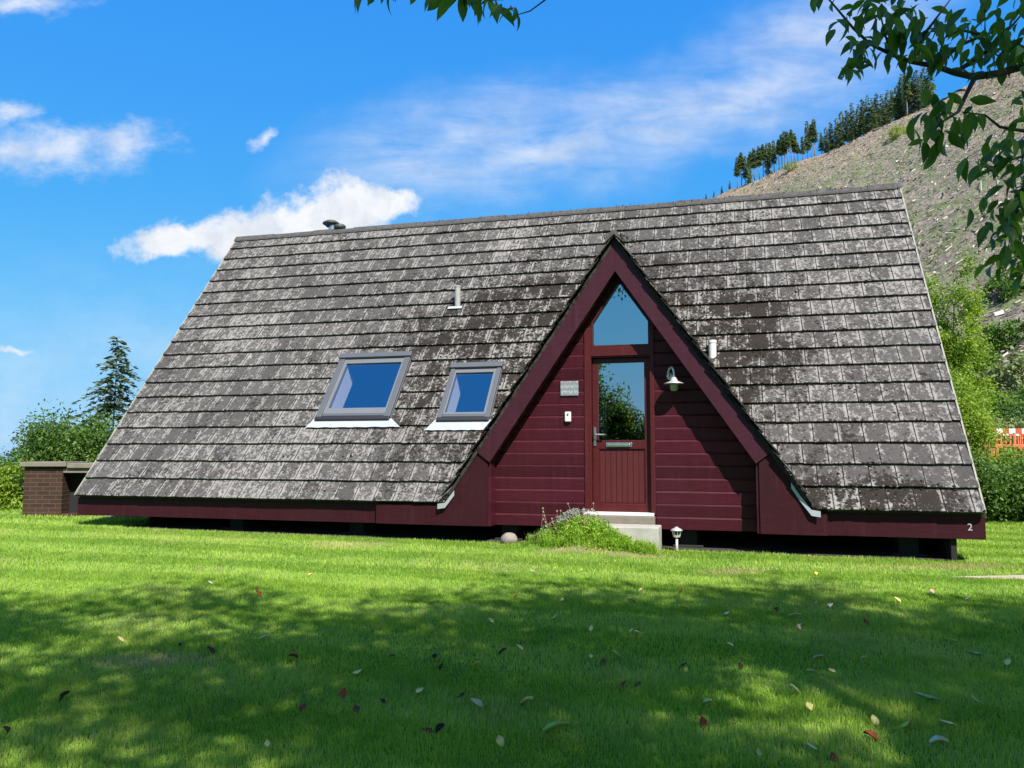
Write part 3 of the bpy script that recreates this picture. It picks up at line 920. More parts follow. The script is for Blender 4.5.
mb = MB(); mb.lathe([(.05, 0), (.054, -.03), (.052, -.08), (.035, -.105), (.001, -.112)], (lx, .115, lz-.015), 18); mb.build('lamp_glass', BULB, lampo, smooth=True)
# house number on the right-hand fascia
cu = bpy.data.curves.new('number', 'FONT'); cu.body = '2'; cu.size = .112; cu.extrude = .003
to = bpy.data.objects.new('t', cu); COL.objects.link(to)
me = bpy.data.meshes.new_from_object(to); bpy.data.objects.remove(to)
num = link('house_number', me, simple('weathered_white_digit', (.36, .36, .35), .6), house); num.location = (12.45, .064, -.19); num.rotation_euler = (R_(90), 0, 0)
num['label'] = 'white house number 2'
# skylights
def skylight(fr_, glz, apr, lab):
    x0, x1, s0, s1 = fr_; g0, g1, t0, t1 = glz
    def bx(mb, xa, xb, sa, sb, ha, hb):
        vs = [AX*x+AS*s+NR*hh for x in (xa, xb) for s in (sa, sb) for hh in (ha, hb)]
        mb.add(vs, [(0, 1, 3, 2), (4, 6, 7, 5), (0, 4, 5, 1), (2, 3, 7, 6), (0, 2, 6, 4), (1, 5, 7, 3)])
    sk = empty('skylight', (0, 0, 0)); sk.parent = house; sk['label'] = lab
    mb = MB(); w = min(.105, g0-x0-.028)
    bx(mb, x0+.01, x0+w, s0+.03, s1-.101, -.02, .085); bx(mb, x1-w, x1-.01, s0+.03, s1-.101, -.02, .085)
    bx(mb, x0-.004, x1+.004, s1-.10, s1, -.02, .115); bx(mb, x0+w+.001, x1-w-.001, s0+.058, s0+.10, -.02, .07)
    for xx, yy in ((x0, x0+.0095), (x1-.0095, x1)): bx(mb, xx, yy, s0, s1-.101, -.02, .05)
    mb.build('frame', ALU, sk, bevel=.005)
    mb = MB()                                            # sash lining
    bx(mb, x0+w+.001, g0, s0+.101, s1-.102, .0, .072); bx(mb, g1, x1-w-.001, s0+.101, s1-.102, .0, .072)
    bx(mb, g0+.001, g1-.001, s0+.101, t0, .0, .07); bx(mb, g0+.001, g1-.001, t1, s1-.102, .0, .07)
    mb.build('sash', SASH, sk, bevel=.003)
    mb = MB(); bx(mb, x0+.012, x1-.012, s0-.03, s0+.029, .03, .088); bx(mb, x0+w+.001, x1-w-.001, s0+.0295, s0+.057, .01, .08); mb.build('gasket', BLACKR, sk, bevel=.01)
    mb = MB()                                            # white shaft into the room
    e = .004
    for q in ([(g0-e, t0-e), (g0-e, t1+e)], [(g1+e, t1+e), (g1+e, t0-e)], [(g1+e, t0-e), (g0-e, t0-e)]):
        (xa, sa), (xb, sb) = q
        mb.add([AX*xa+AS*sa+NR*.0, AX*xb+AS*sb+NR*.0, AX*xb+AS*sb-NR*.30, AX*xa+AS*sa-NR*.30], [(0, 1, 2, 3)])
    mb.build('shaft_lining', WHITE, sk)
    mb = MB(); mb.add([AX*x+AS*s+NR*.05 for x, s in rect(g0, g1, t0, t1)], [(0, 1, 2, 3)]); mb.build('window_pane', GLASS2, sk)
    # lead apron dressed over the tiles below
    ax0, ax1, as0, as1 = apr; mb = MB(); n = 28
    top = []; bot = []
    for i in range(n+1):
        xx = ax0+(ax1-ax0)*i/n; wv = .003*math.sin(i*1.3)+random.uniform(-.0015, .0015)
        ins = .09 if i in (0, n) else 0
        top.append(AX*min(max(xx, x0-.02), x1+.02)+AS*(as1)+NR*.052) ; bot.append(AX*xx+AS*(as0+wv)+NR*(.050+wv*.4))
    vs = top+bot; vs += [v-NR*.004 for v in vs]; k = n+1
    fs = [(i, k+i, k+i+1, i+1) for i in range(n)]+[(k+i, 3*k+i, 3*k+i+1, k+i+1) for i in range(n)]
    mb.add(vs, fs); mb.build('lead_apron', LEAD, sk)


skylight(SKY1, (3.80, 4.775, 1.685, 2.65), (3.53, 5.11, 1.315, 1.475), 'larger left skylight with grey frame and white apron')
skylight(SKY2, (5.76, 6.37, 1.57, 2.375), (5.515, 6.53, 1.245, 1.435), 'smaller right skylight with grey frame and white apron')
# pipes and flue
def roofpt(x, s, h=0): return AX*x+AS*s+NR*h
b = roofpt(5.42, 3.966, .03)
mb = MB(); mb.tube([b-np.array([0, 0, .05]), b+np.array([0, 0, .33])], .048, 16); mb.tube([b+np.array([0, 0, .331]), b+np.array([0, 0, .36])], .053, 16)
vp = mb.build('vent_pipe', GREYP, house, bevel=.003); vp['label'] = 'short grey vent pipe up the left of the roof'
mb = MB(); c_ = roofpt(5.39, 3.87, .05)
mb.add([c_+AX*a+AS*s+NR*hh for hh in (0, .012) for a, s in ((-.13, .02), (.13, .02), (.12, .075), (-.12, .075))], [(3, 2, 1, 0), (4, 5, 6, 7)]+[(i, (i+1) % 4, (i+1) % 4+4, i+4) for i in range(4)])
mb.build('flashing', LEAD, vp)
b = roofpt(9.62, 2.62, .0)
mb = MB(); mb.tube([b-np.array([0, 0, .12]), b+np.array([0, 0, .20])], .056, 16); mb.tube([b+np.array([0, 0, .201]), b+np.array([0, 0, .245])], .062, 16)
mb.build('vent_pipe', WHITEP, house, bevel=.004)['label'] = 'white vent pipe right of the dormer'
mb = MB(); mb.lathe([(.085, -.2), (.085, .12), (.07, .13)], (2.17, HW+.06, HH+.03), 20)
fl = mb.build('flue', CHROME, house); fl['label'] = 'stubby metal flue behind the ridge'
mb = MB(); mb.lathe([(.02, .30), (.10, .285), (.165, .245), (.17, .22), (.12, .19), (.09, .16)], (2.13, HW+.06, HH-.03), 22)
mb.lathe([(.02, .22), (.08, .205), (.12, .175), (.11, .13), (.09, .10)], (2.33, HW+.06, HH-.04), 18)
mb.build('cowl', simple('dark_cowl_metal', (.06, .062, .065), .55, .3, .2, 9), fl, smooth=True)
mb = MB(); mb.lathe([(.06, -.1), (.06, .1)], (2.33, HW+.06, HH+.03), 14); mb.build('side_pipe', CHROME, fl)
# valley lead tails
for sgn, nm in ((-1, 'left'), (1, 'right')):
    mb = MB(); pts = [(DX+sgn*2.10, .0, BO-.05-2.10*SL), (DX+sgn*2.2, -.005, BO-.06-2.2*SL), (DX+sgn*2.32, -.03, -.02), (DX+sgn*2.42, -.045, -.035)]
    if sgn < 0: pts = pts[1:]
    k = len(pts); w = .035
    vs = [(x, y, z+w) for x, y, z in pts]+[(x, y, z-w) for x, y, z in pts]+[(x, y-.012, z+w) for x, y, z in pts]+[(x, y-.012, z-w) for x, y, z in pts]
    fs = []
    for i in range(k-1): fs += [(i, i+1, k+i+1, k+i), (2*k+i, 3*k+i, 3*k+i+1, 2*k+i+1), (i, 2*k+i, 2*k+i+1, i+1), (k+i, k+i+1, 3*k+i+1, 3*k+i)]
    mb.add(vs, fs); mb.build('valley_flashing', LEAD if sgn > 0 else GREYL, house)
# gable ends, floor, piers; skirt with unseen rear boards added to block light
for xg in (.28, HL-.30):
    mb = MB(); zt = HH-.2
    mb.prism([(.25, -.2), (2*HW-.25, -.2), (HW, zt)], 0, .05)
    mb.V = [(xg+v[1], v[0], v[2]) for v in mb.V]; mb.build('gable_wall', WALL, house)
mb = MB(); mb.box(.1, HL-.12, .335, 2*HW-.05, -.26, -.127); mb.build('floor', DARK, house)
mb = MB(); mb.box(.95, 12.36, 2*HW-.3, 2*HW-.2, -.9, -.262); mb.box(.95, 1.0, .5, 2*HW-.302, -.9, -.262)
mb.box(1.001, 12.28, 3.2, 3.25, -.8, -.262); mb.box(12.29, 12.35, .13, 3.199, -.9, -.262); mb.box(12.29, 12.35, 3.251, 2*HW-.302, -.9, -.262)
mb.build('light_stop_skirt', DARK, house)
DARKC = simple('shade_dark_blockwork', (.018, .017, .016), .95, var=.3, vscale=10, bump=.6)  # blocks coloured near black to imitate the shade under the floor
for xp in (2.6, 4.6, 6.9, 9.3, 11.9):
    mb = MB(); g_ = gl(xp, .6); mb.box(xp-.11, xp+.11, .42, .86, g_-.1, -.262); mb.box(xp-.19, xp+.19, .36, .95, g_-.1, g_+.035)
    mb.build('pier', DARKC, house, bevel=.006)
# moss clumps along courses and valleys
ICO = np.array([(0, 0, 1), (1, 0, 0), (0, 1, 0), (-1, 0, 0), (0, -1, 0), (.6, .6, .55), (-.6, .6, .55), (-.6, -.6, .55), (.6, -.6, .55)], float)
ICF = [(0, 8, 5), (0, 5, 6), (0, 6, 7), (0, 7, 8), (1, 2, 5), (2, 3, 6), (3, 4, 7), (4, 1, 8), (5, 8, 1), (6, 5, 2), (7, 6, 3), (8, 7, 4)]
P = []; Sc = []
for it_ in range(15000):
    r_ = random.randrange(19); s = r_*.3392-random.uniform(-.012, .03) if it_ % 3 == 0 else random.uniform(0, SLOPE-.1); x = random.uniform(0, HL); z = s/SLOPE*HH
    k = math.exp(-((x-7.6)/2.6)**2-((z-2.2)/1.8)**2)+.6*math.exp(-((x-11.3)/1.0)**2-((z-.1)/.3)**2)+.10
    if mnoise.noise(Vector((x*1.3, s*1.3, 3)))*.5+.5 < .62-k*.35 or random.random() > k*1.2+.05: continue
    if any(area(clip(clip(clip([(x-.001, s-.001), (x+.001, s-.001), (x, s+.001)], 0, 0, 1), 0, 0, 1), 0, 0, 1)) and
           all(((h_[(i+1) % len(h_)][0]-h_[i][0])*(s-h_[i][1])-(h_[(i+1) % len(h_)][1]-h_[i][1])*(x-h_[i][0])) > 0 for i in range(len(h_))) for h_ in HOLES): continue
    hh_ = .010+.038*(1-(max(s, .01) % .3392)/.3392); P.append(roofpt(x, max(s, .01), hh_-.002)); Sc.append(random.uniform(.005, .020)*(1.25 if it_ % 3 == 0 else 1))
for sgn in (-1, 1):                                      # valleys
    for _ in range(520 if sgn > 0 else 260):
        k = random.random()**1.2; s = SA*(1-k)*1.0
        d_ = DHW*(1-s/SA); P.append(roofpt(DX+sgn*(d_+random.uniform(-.02, .07)), s, random.uniform(.03, .06))); Sc.append(random.uniform(.012, .034))
for _ in range(260): P.append(np.array([DX+random.gauss(0, .08), random.uniform(-.02, .3), DPK+.12+random.uniform(-.06, .02)])); Sc.append(random.uniform(.005, .012))
for sgn in (-1, 1):                                      # along the dormer's front verge
    for _ in range(340):
        k = random.random(); P.append(np.array([DX+sgn*k*2.2, random.uniform(-.09, -.02), DPK+.125-k*2.2*SL+random.uniform(-.03, .02)])); Sc.append(random.uniform(.006, .016))
for _ in range(420):                                     # along the main ridge
    x = random.uniform(4, HL); P.append(np.array([x, HW+random.uniform(-.08, .0), HH+random.uniform(-.02, .06)])); Sc.append(random.uniform(.005, .012))
P = np.array(P); n_ = len(P)
Q = np.stack([RNG.normal(size=n_)*.4, RNG.normal(size=n_), RNG.normal(size=n_)*.4+.01], 1)
arr = scatter(ICO*np.array([1.3, 1, .8]), ICF, rotmats(np.stack([RNG.normal(size=n_), RNG.normal(size=n_), RNG.normal(size=n_)*.3], 1), RNG.uniform(-.5, .5, n_)), P, np.array(Sc), RNG.random(n_))
tag(inst('moss', arr, MOSS, roof, True), kind='stuff')

# ------------------------------------------------------------------ brick store left of the house
m, h, p, o = material('brown_brickwork'); c = h.coord('Object'); xx, yy, zz = h.sep(c)[:3]
br = h.n('ShaderNodeTexBrick'); br.offset = .5
h.L.new(h.comb(h.math('ADD', xx, yy), zz, 0.), br.inputs['Vector'])
br.inputs['Scale'].default_value = 1.; br.inputs['Brick Width'].default_value = .225; br.inputs['Row Height'].default_value = .075
br.inputs['Mortar Size'].default_value = .009; br.inputs['Mortar Smooth'].default_value = .2; br.inputs['Bias'].default_value = -.2
for k, v in (('Color1', (.055, .026, .017)), ('Color2', (.028, .016, .013)), ('Mortar', (.075, .058, .048))): br.inputs[k].default_value = (*v, 1)
h.L.new(h.mix(h.ramp(h.noise(c, 9., 5, .65), .55, .8, 0, .5), br.outputs[0], (.10, .085, .07)), p.inputs['Base Color'])
p.inputs['Roughness'].default_value = .92; p.inputs['Specular IOR Level'].default_value = .2
bm = h.n('ShaderNodeBump'); bm.inputs['Strength'].default_value = .8; bm.inputs['Distance'].default_value = .012
h.L.new(h.math('MULTIPLY_ADD', br.outputs['Fac'], -1., h.math('MULTIPLY', h.noise(c, 40., 3, .6), .4)), bm.inputs['Height']); h.L.new(bm.outputs[0], p.inputs['Normal'])
BRICK = m
b0 = at(22, 516, 14.3); gz = float(ground(b0[0], b0[1]))
st = tag(empty('brick_store', (b0[0], b0[1], gz), R_(4)), 'low brown brick store with concrete coping and dark opening left of the house', 'outbuilding')
H = 1.0
mb = MB(); mb.box(0, .66, 0, .7, -.2, H-.125); mb.build('brick_pier', BRICK, st, bevel=.004)
mb = MB(); mb.box(0.661, 2.6, .6, .7, -.2, H-.125); mb.box(2.2, 2.6, 0, .599, -.2, H-.125); mb.build('brick_wall', BRICK, st, bevel=.004)
mb = MB(); mb.box(.661, 2.199, .02, .25, -.2, .045); mb.build('brick_kerb', BRICK, st, bevel=.004)
mb = MB(); mb.box(-.06, .74, -.07, .76, H-.124, H-.04); mb.box(.741, 2.66, -.05, .76, H-.150, H-.062); mb.build('coping', CONCD, st, bevel=.01)
mb = MB(); mb.box(.661, 2.199, .0, .12, H-.235, H-.151); mb.build('lintel', CONCD, st, bevel=.006)
mb = MB(); mb.box(.662, 2.198, .30, .598, 0, H-.151); mb.build('opening_shade_fill', DARK, st)  # black fill stands in for the shade inside the opening
p0 = at(113, 517, 14.5); gz = float(ground(p0[0], p0[1]))
mb = MB(); mb.box(-.16, .16, -.11, .11, -.03, .085)
cb = mb.build('concrete_block', simple('pale_concrete_block', (.36, .34, .29), .9, var=.2, vscale=12, bump=.6), bevel=.008); cb.location = (p0[0], p0[1], gz); cb.rotation_euler = (0, 0, -YAW)
tag(cb, 'pale concrete block lying on the grass under the left roof corner', 'block')

# ------------------------------------------------------------------ stone, garden light, door plant
def rock(name, r, mat):
    th = np.linspace(0, math.pi, 13); ph = np.linspace(0, 2*math.pi, 20, endpoint=False); mb = MB(); vs = []
    for a in th:
        for b in ph:
            d = Vector((math.sin(a)*math.cos(b), math.sin(a)*math.sin(b), math.cos(a)))
            k = 1+.16*mnoise.noise(d*1.4+Vector((3, 1, 7)))+.06*mnoise.noise(d*4); vs.append(np.array(d)*r*k*np.array([1.1, .9, .86]))
    n = 20
    mb.add(vs, [(i*n+k, (i+1)*n+k, (i+1)*n+(k+1) % n, i*n+(k+1) % n) for i in range(12) for k in range(n)])
    return mb.build(name, mat, smooth=True)


pw = lw(7.03, -.03, 0); gz = float(ground(pw[0], pw[1]))
rk = rock('round_stone', .098, simple('speckled_granite', (.24, .20, .175), .85, var=.45, vscale=30, bump=.5)); rk.location = (pw[0], pw[1], gz+.062)
tag(rk, 'round speckled pinkish stone on the grass below the boarded wall', 'stone')
pw = lw(9.19, -.05, 0); gz = float(ground(pw[0], pw[1]))
gl_t = tag(empty('garden_light', (pw[0], pw[1], gz)), 'small silver solar lantern on a stake in the grass below the wall', 'garden light')
mb = MB(); mb.tube([(0, 0, -.08), (0, 0, .165)], .0165, 10); mb.build('stake', GALV, gl_t, smooth=True)
mb = MB(); mb.lathe([(.028, .166), (.042, .175), (.046, .19), (.04, .195)], (0, 0, 0), 16)
for k in range(8):
    a = k*math.pi/4; mb.tube([(.042*math.cos(a), .042*math.sin(a), .19), (.055*math.cos(a), .055*math.sin(a), .25)], .0045, 5)
mb.build('cage', GALV, gl_t)
mb = MB(); mb.lathe([(.03, .192), (.044, .248)], (0, 0, 0), 14); mb.build('lantern_glass', simple('smoky_glass', (.05, .05, .055), .15), gl_t, smooth=True)
mb = MB(); mb.lathe([(.074, .252), (.076, .258), (.055, .275), (.03, .285), (.012, .30), (.004, .302)], (0, 0, 0), 20); mb.build('cap', GALV, gl_t, smooth=True)

PLANT = leaf_mat('lush_herb_leaves', (.12, .25, .016), (.36, .50, .06), .42)
GREYPL = leaf_mat('grey_lavender_leaves', (.22, .26, .22), (.46, .47, .46), .3)
DRYST = simple('dry_seed_stems', (.24, .18, .12), .9, var=.3, vscale=30)
pw = lw(8.08, -.34, 0); pc = np.array([pw[0], pw[1], float(ground(pw[0], pw[1]))])
pl = tag(empty('herb_clump', tuple(pc)), 'bright green herb clump with silvery tops and dry stems beside the doorstep', 'plant')


def blades(C, h0, h1, wid, lean, rng=RNG, cv=None):
    """thin curved blades rising from the points C"""
    n = len(C); hh = rng.uniform(h0, h1, n); az = rng.uniform(0, 2*math.pi, n)
    ln = np.abs(rng.normal(size=n))*lean
    dx = np.cos(az)*ln*hh; dy = np.sin(az)*ln*hh; px = -np.sin(az)*wid; py = np.cos(az)*wid
    a2 = rng.uniform(0, 2*math.pi, n); px = np.cos(a2)*wid; py = np.sin(a2)*wid
    V = np.zeros((n, 5, 3)); V[:, 0] = C+np.stack([px, py, 0*px], 1); V[:, 1] = C-np.stack([px, py, 0*px], 1)
    mid = C+np.stack([dx*.35, dy*.35, hh*.6], 1)
    V[:, 2] = mid-np.stack([px, py, 0*px], 1)*.8; V[:, 3] = mid+np.stack([px, py, 0*px], 1)*.8; V[:, 4] = C+np.stack([dx, dy, hh*(1-.25*ln)], 1)
    f = np.array([0, 1, 2, 3, 3, 2, 4]); F = (f[None]+(np.arange(n)*5)[:, None]).ravel()
    val = rng.random(n) if cv is None else cv
    return V.reshape(-1, 3), F, np.tile([4, 3], n), np.repeat(np.stack([val]*3+[np.ones(n)], 1), 5, axis=0)


n_ = 170; ang = RNG.uniform(0, 2*math.pi, n_); rr = RNG.random(n_)**.6
L_ = np.stack([.68*rr*np.cos(ang), .27*rr*np.sin(ang)], 1)
Cx = np.stack([L_[:, 0]*HR[0]+L_[:, 1]*HB[0], L_[:, 0]*HR[1]+L_[:, 1]*HB[1]], 1)
gz_ = ground(Cx[:, 0]+pc[0], Cx[:, 1]+pc[1])-pc[2]
L_[110:, 0] = RNG.uniform(.2, .86, n_-110); L_[110:, 1] = RNG.uniform(-.16, -.02, n_-110)
Cx = np.stack([L_[:, 0]*HR[0]+L_[:, 1]*HB[0], L_[:, 0]*HR[1]+L_[:, 1]*HB[1]], 1)
gz_ = ground(Cx[:, 0]+pc[0], Cx[:, 1]+pc[1])-pc[2]
top_ =   .27*np.clip(1-(L_[:, 0]/.66)**2-(L_[:, 1]/.36)**2, .12, 1)
top_ = np.maximum(top_, .07)
cen = np.column_stack([Cx, gz_+top_*RNG.uniform(.2, 1., n_)])
inst('leaves', merge([leaf_cloud(cen, .075, 60, .032, -.5), blades(np.repeat(np.column_stack([Cx, gz_]), 22, axis=0)+RNG.normal(size=(n_*22, 3))*[.04, .04, 0], .07, .2, .0025, .5)]), PLANT, pl)
sel = (L_[:, 1] > -.05) & (L_[:, 0] < .1)
inst('silver_leaves', leaf_cloud(np.column_stack([Cx, gz_+top_*1.12+.02])[sel], .06, 26, .026, -1.2), GREYPL, pl)
for k in range(26):
    a, b_ = random.uniform(-.6, .15), random.uniform(-.1, .25); ht = random.uniform(.2, .44) if k < 10 else random.uniform(.12, .28)
    q0 = HR*a+HB*b_; z0_ = float(ground(q0[0]+pc[0], q0[1]+pc[1]))-pc[2]
    tip = q0+np.array([random.gauss(-.03, .07), random.gauss(0, .05), z0_+ht]); q0[2] = z0_
    mb = MB(); mb.tube([q0, (q0+tip)/2+np.array([random.gauss(0, .01), 0, .02]), tip], [.003, .0025, .002], 4)
    mb.lathe([(.002, -.012), (.010, -.004), (.012, .006), (.006, .018)], tuple(tip), 7); mb.build('dry_stem', DRYST, pl)

# ------------------------------------------------------------------ lawn grass
m, h, p, o = material('mown_grass_blades'); c = h.coord('Object'); col, big, mid = lawn_colour(h, c)
a = h.attr('leaf'); rgb = h.n('ShaderNodeSeparateColor'); h.L.new(a['Color'], rgb.inputs[0])
clov = h.ramp(h.noise(c, 1.35, 5, .65), .50, .66)
col = h.mix(rgb.outputs[0], h.mix(h.ramp(mid, .3, .7), (.150, .28, .028), (.205, .345, .034)), h.mix(h.ramp(mid, .3, .7), (.355, .52, .078), (.45, .58, .11)))
col = h.mix(h.math('MULTIPLY', h.ramp(big, .50, .72), .5), col, (.46, .48, .14))
col = h.mix(h.math('MULTIPLY', clov, .45), col, (.13, .27, .045))
col = h.mix(h.ramp(rgb.outputs[0], .955, .99), col, (.42, .38, .18))
col = h.mix(h.math('MULTIPLY', h.worn, .6), col, (.52, .42, .22))
h.L.new(col, p.inputs['Base Color']); p.inputs['Roughness'].default_value = .5; p.inputs['Specular IOR Level'].default_value = .3
tr = h.n('ShaderNodeBsdfTranslucent'); h.L.new(h.mix(1., col, (1.35, 1.5, .6), 'MULTIPLY'), tr.inputs[0])
ms = h.n('ShaderNodeMixShader'); ms.inputs[0].default_value = .38
h.L.new(p.outputs[0], ms.inputs[1]); h.L.new(tr.outputs[0], ms.inputs[2]); h.L.new(ms.outputs[0], o.inputs[0])
GRASS = m


def grass_zone(y0, y1, dens, h0, h1, wid, seg=True):
    um = .74; A = (y1*y1-y0*y0)*um+(y1-y0)*1.6; n = int(A*dens)
    y = np.sqrt(RNG.uniform(y0*y0, y1*y1, n)); x = RNG.uniform(-1, 1, n)*(um*y+.8)
    lx = (x-PL[0])*HR[0]+(y-PL[1])*HR[1]; ly = (x-PL[0])*HB[0]+(y-PL[1])*HB[1]
    ok = ~((lx > .8) & (lx < 12.45) & (ly > .06) & (ly < 8.2))
    pcn, phw = path_band(x); ok &= ~((x > 4.6) & (np.abs(y-pcn) < phw*RNG.uniform(.75, 1.35, n)))
    ok &= ~((lx > 8.08) & (lx < 9.0) & (ly > -.3))
    ok &= ~((x > -9.0) & (x < -6.2) & (y > 14.3) & (y < 15.2))
    x, y, ly = x[ok], y[ok], ly[ok]; n = len(x)
    C = np.column_stack([x, y, ground(x, y)])
    band = np.where(np.floor((ly+.06*np.sin(x*.8))/.52) % 2 == 0, 1., -1.)
    pn = np.sin(x*3.1+np.sin(y*2.3)*1.4)*np.sin(y*2.7+np.sin(x*1.9)*1.2)
    hh = RNG.uniform(h0, h1, n)*(1+.28*pn)
    az = RNG.normal(size=n)*1.2+np.where(band > 0, math.pi/2-YAW, -math.pi/2-YAW); ln = np.clip(.35+RNG.normal(size=n)*.3, 0, 1.1)
    dx = np.cos(az)*ln*hh; dy = np.sin(az)*ln*hh; a2 = RNG.uniform(0, 2*math.pi, n)
    px = np.cos(a2)*wid; py = np.sin(a2)*wid; zz = 0*px; off = np.stack([px, py, zz], 1)
    k = 5 if seg else 3; V = np.zeros((n, k, 3)); V[:, 0] = C+off; V[:, 1] = C-off
    tip = C+np.stack([dx, dy, hh*(1-.25*ln)], 1)
    if seg:
        md = C+np.stack([dx*.35, dy*.35, hh*.6], 1); V[:, 2] = md-off*.8; V[:, 3] = md+off*.8; V[:, 4] = tip
        f = np.array([0, 1, 2, 3, 3, 2, 4]); s = [4, 3]
    else: V[:, 2] = tip; f = np.array([0, 1, 2]); s = [3]
    val = np.clip(.5+.10*band+.22*pn*.5+RNG.normal(size=n)*.24, 0, 1)
    F = (f[None]+(np.arange(n)*k)[:, None]).ravel()
    return V.reshape(-1, 3), F, np.tile(s, n), np.repeat(np.stack([val]*3+[np.ones(n)], 1), k, axis=0)


garr = merge([grass_zone(2.4, 5.2, 13000, .018, .048, .0019), grass_zone(5.2, 8.5, 7200, .018, .044, .0026), grass_zone(8.5, 13, 3000, .020, .044, .0045, False),
              grass_zone(13, 19, 900, .03, .06, .009, False)])
tag(inst('lawn_grass', garr, GRASS), 'mown green lawn grass in front of the house, shaded nearest the camera', 'grass', kind='stuff')

# ------------------------------------------------------------------ fallen leaves
LCOL = dict(pale=(.66, .57, .20), tan=(.62, .46, .22), yellow=(.60, .56, .08), red=(.19, .05, .025), brown=(.12, .055, .03), dark=(.035, .024, .018),
            pink=(.62, .36, .25), white=(.80, .70, .42), teal=(.42, .50, .22), green=(.34, .48, .10))
LMAT = {k: simple('fallen_leaf_'+k, v,   .9, var=.25, vscale=40, spec=.08) for k, v in LCOL.items()}
LWORD = dict(pale='pale cream-green', tan='tan', yellow='yellow', red='rust-red', brown='brown', dark='blackish', pink='pinkish', white='silvery white', teal='blue-green', green='fresh green')
LEAVES = [(121, 644, 'tan', .8), (96, 658, 'pale', .6), (210, 656, 'brown', 1), (65, 702, 'dark', 1), (5, 737, 'dark', .8), (180, 649, 'dark', .6), (265, 642, 'white', .8),
 (293, 662, 'red', .8), (357, 677, 'pale', .8), (343, 699, 'red', 1), (303, 713, 'red', .9), (356, 715, 'brown', .8), (420, 697, 'pale', 1), (383, 707, 'dark', .6),
 (476, 711, 'tan', 1.35), (461, 701, 'dark', .9), (428, 737, 'red', .9), (440, 736, 'dark', 1), (500, 749, 'pale', .9), (267, 750, 'pale', .7), (503, 657, 'red', .9), (435, 662, 'dark', .8),
 (477, 670, 'yellow', .8), (441, 672, 'dark', .7), (392, 661, 'brown', .6), (592, 633, 'pale', .8), (632, 635, 'pale', .8), (637, 637, 'pale', .7), (730, 650, 'pale', .7),
 (618, 660, 'pale', 1.2), (591, 661, 'pale', .6), (603, 667, 'brown', .9), (622, 691, 'red', 1), (638, 690, 'brown', .9), (683, 671, 'brown', .8), (686, 675, 'yellow', .6), (708, 708, 'pale', .8),
 (528, 709, 'pale', 1.2), (557, 736, 'green', 1.9), (703, 729, 'red', 1), (740, 672, 'dark', .7), (759, 759, 'pale', .6), (519, 653, 'pale', .9), (799, 631, 'pink', .7), (819, 663, 'pink', .8),
 (865, 663, 'pale', .6), (812, 677, 'pale', .9), (832, 676, 'pale', .6), (794, 696, 'pale', 1.1), (809, 714, 'pale', .9), (875, 727, 'pale', .9), (902, 732, 'yellow', 1.5), (927, 703, 'teal', 2.1),
 (974, 657, 'teal', 1.6), (955, 645, 'pale', .9), (1008, 667, 'pale', 1), (947, 729, 'pale', .9), (940, 751, 'white', 1.2), (870, 744, 'red', .9), (834, 765, 'red', .8), (812, 753, 'white', .9),
 (976, 705, 'pale', .7), (199, 572, 'pink', .8), (210, 586, 'white', .8), (258, 597, 'red', 1), (310, 578, 'pale', .7), (458, 593, 'pale', .6), (491, 625, 'pale', .8), (533, 574, 'pale', 1),
 (678, 583, 'pale', .7), (641, 594, 'pale', .7), (681, 595, 'red', .9), (631, 605, 'pale', 1), (684, 613, 'yellow', 1.2), (554, 621, 'pale', 1), (727, 617, 'pale', .7), (516, 599, 'red', .9),
 (562, 603, 'pale', .7), (808, 582, 'yellow', 1), (816, 577, 'yellow', .8), (932, 595, 'pink', .9), (897, 604, 'pale', .9), (969, 602, 'pale', .8), (831, 610, 'white', 1.2), (777, 614, 'red', 1.1),
 (795, 620, 'pale', 1.3), (800, 629, 'pink', .7), (866, 626, 'red', 1), (816, 606, 'yellow', .7)]
SPECIAL = {(476, 711): 'large tan fallen leaf lying flat on the shaded lawn below the chalet wall', (557, 736): 'largest fresh green leaf, folded, with its stalk, on the nearest lawn',
 (902, 732): 'broad yellow-green fallen leaf on the nearest shaded lawn at right', (927, 703): 'long narrow blue-green leaf lying on the shaded lawn at right',
 (974, 657): 'round-ended blue-green leaf on the lawn near the right edge', (265, 642): 'small silvery white leaf alone on the shaded lawn at left',
 (940, 751): 'silvery white curled leaf close to the bottom right corner', (618, 660): 'large pale cream leaf standing upright in the shaded grass below the door'}
ORD = ['first', 'second', 'third', 'fourth', 'fifth', 'sixth', 'seventh', 'eighth', 'ninth', 'tenth', 'eleventh', 'twelfth', 'thirteenth', 'fourteenth', 'fifteenth', 'sixteenth', 'seventeenth', 'eighteenth', 'nineteenth', 'twentieth', 'twenty-first', 'twenty-second', 'twenty-third', 'twenty-fourth', 'twenty-fifth', 'twenty-sixth', 'twenty-seventh', 'twenty-eighth']


def zone_of(py): return 'nearest shaded lawn' if py > 692 else 'middle shaded lawn' if py > 632 else 'edge of the tree shade'


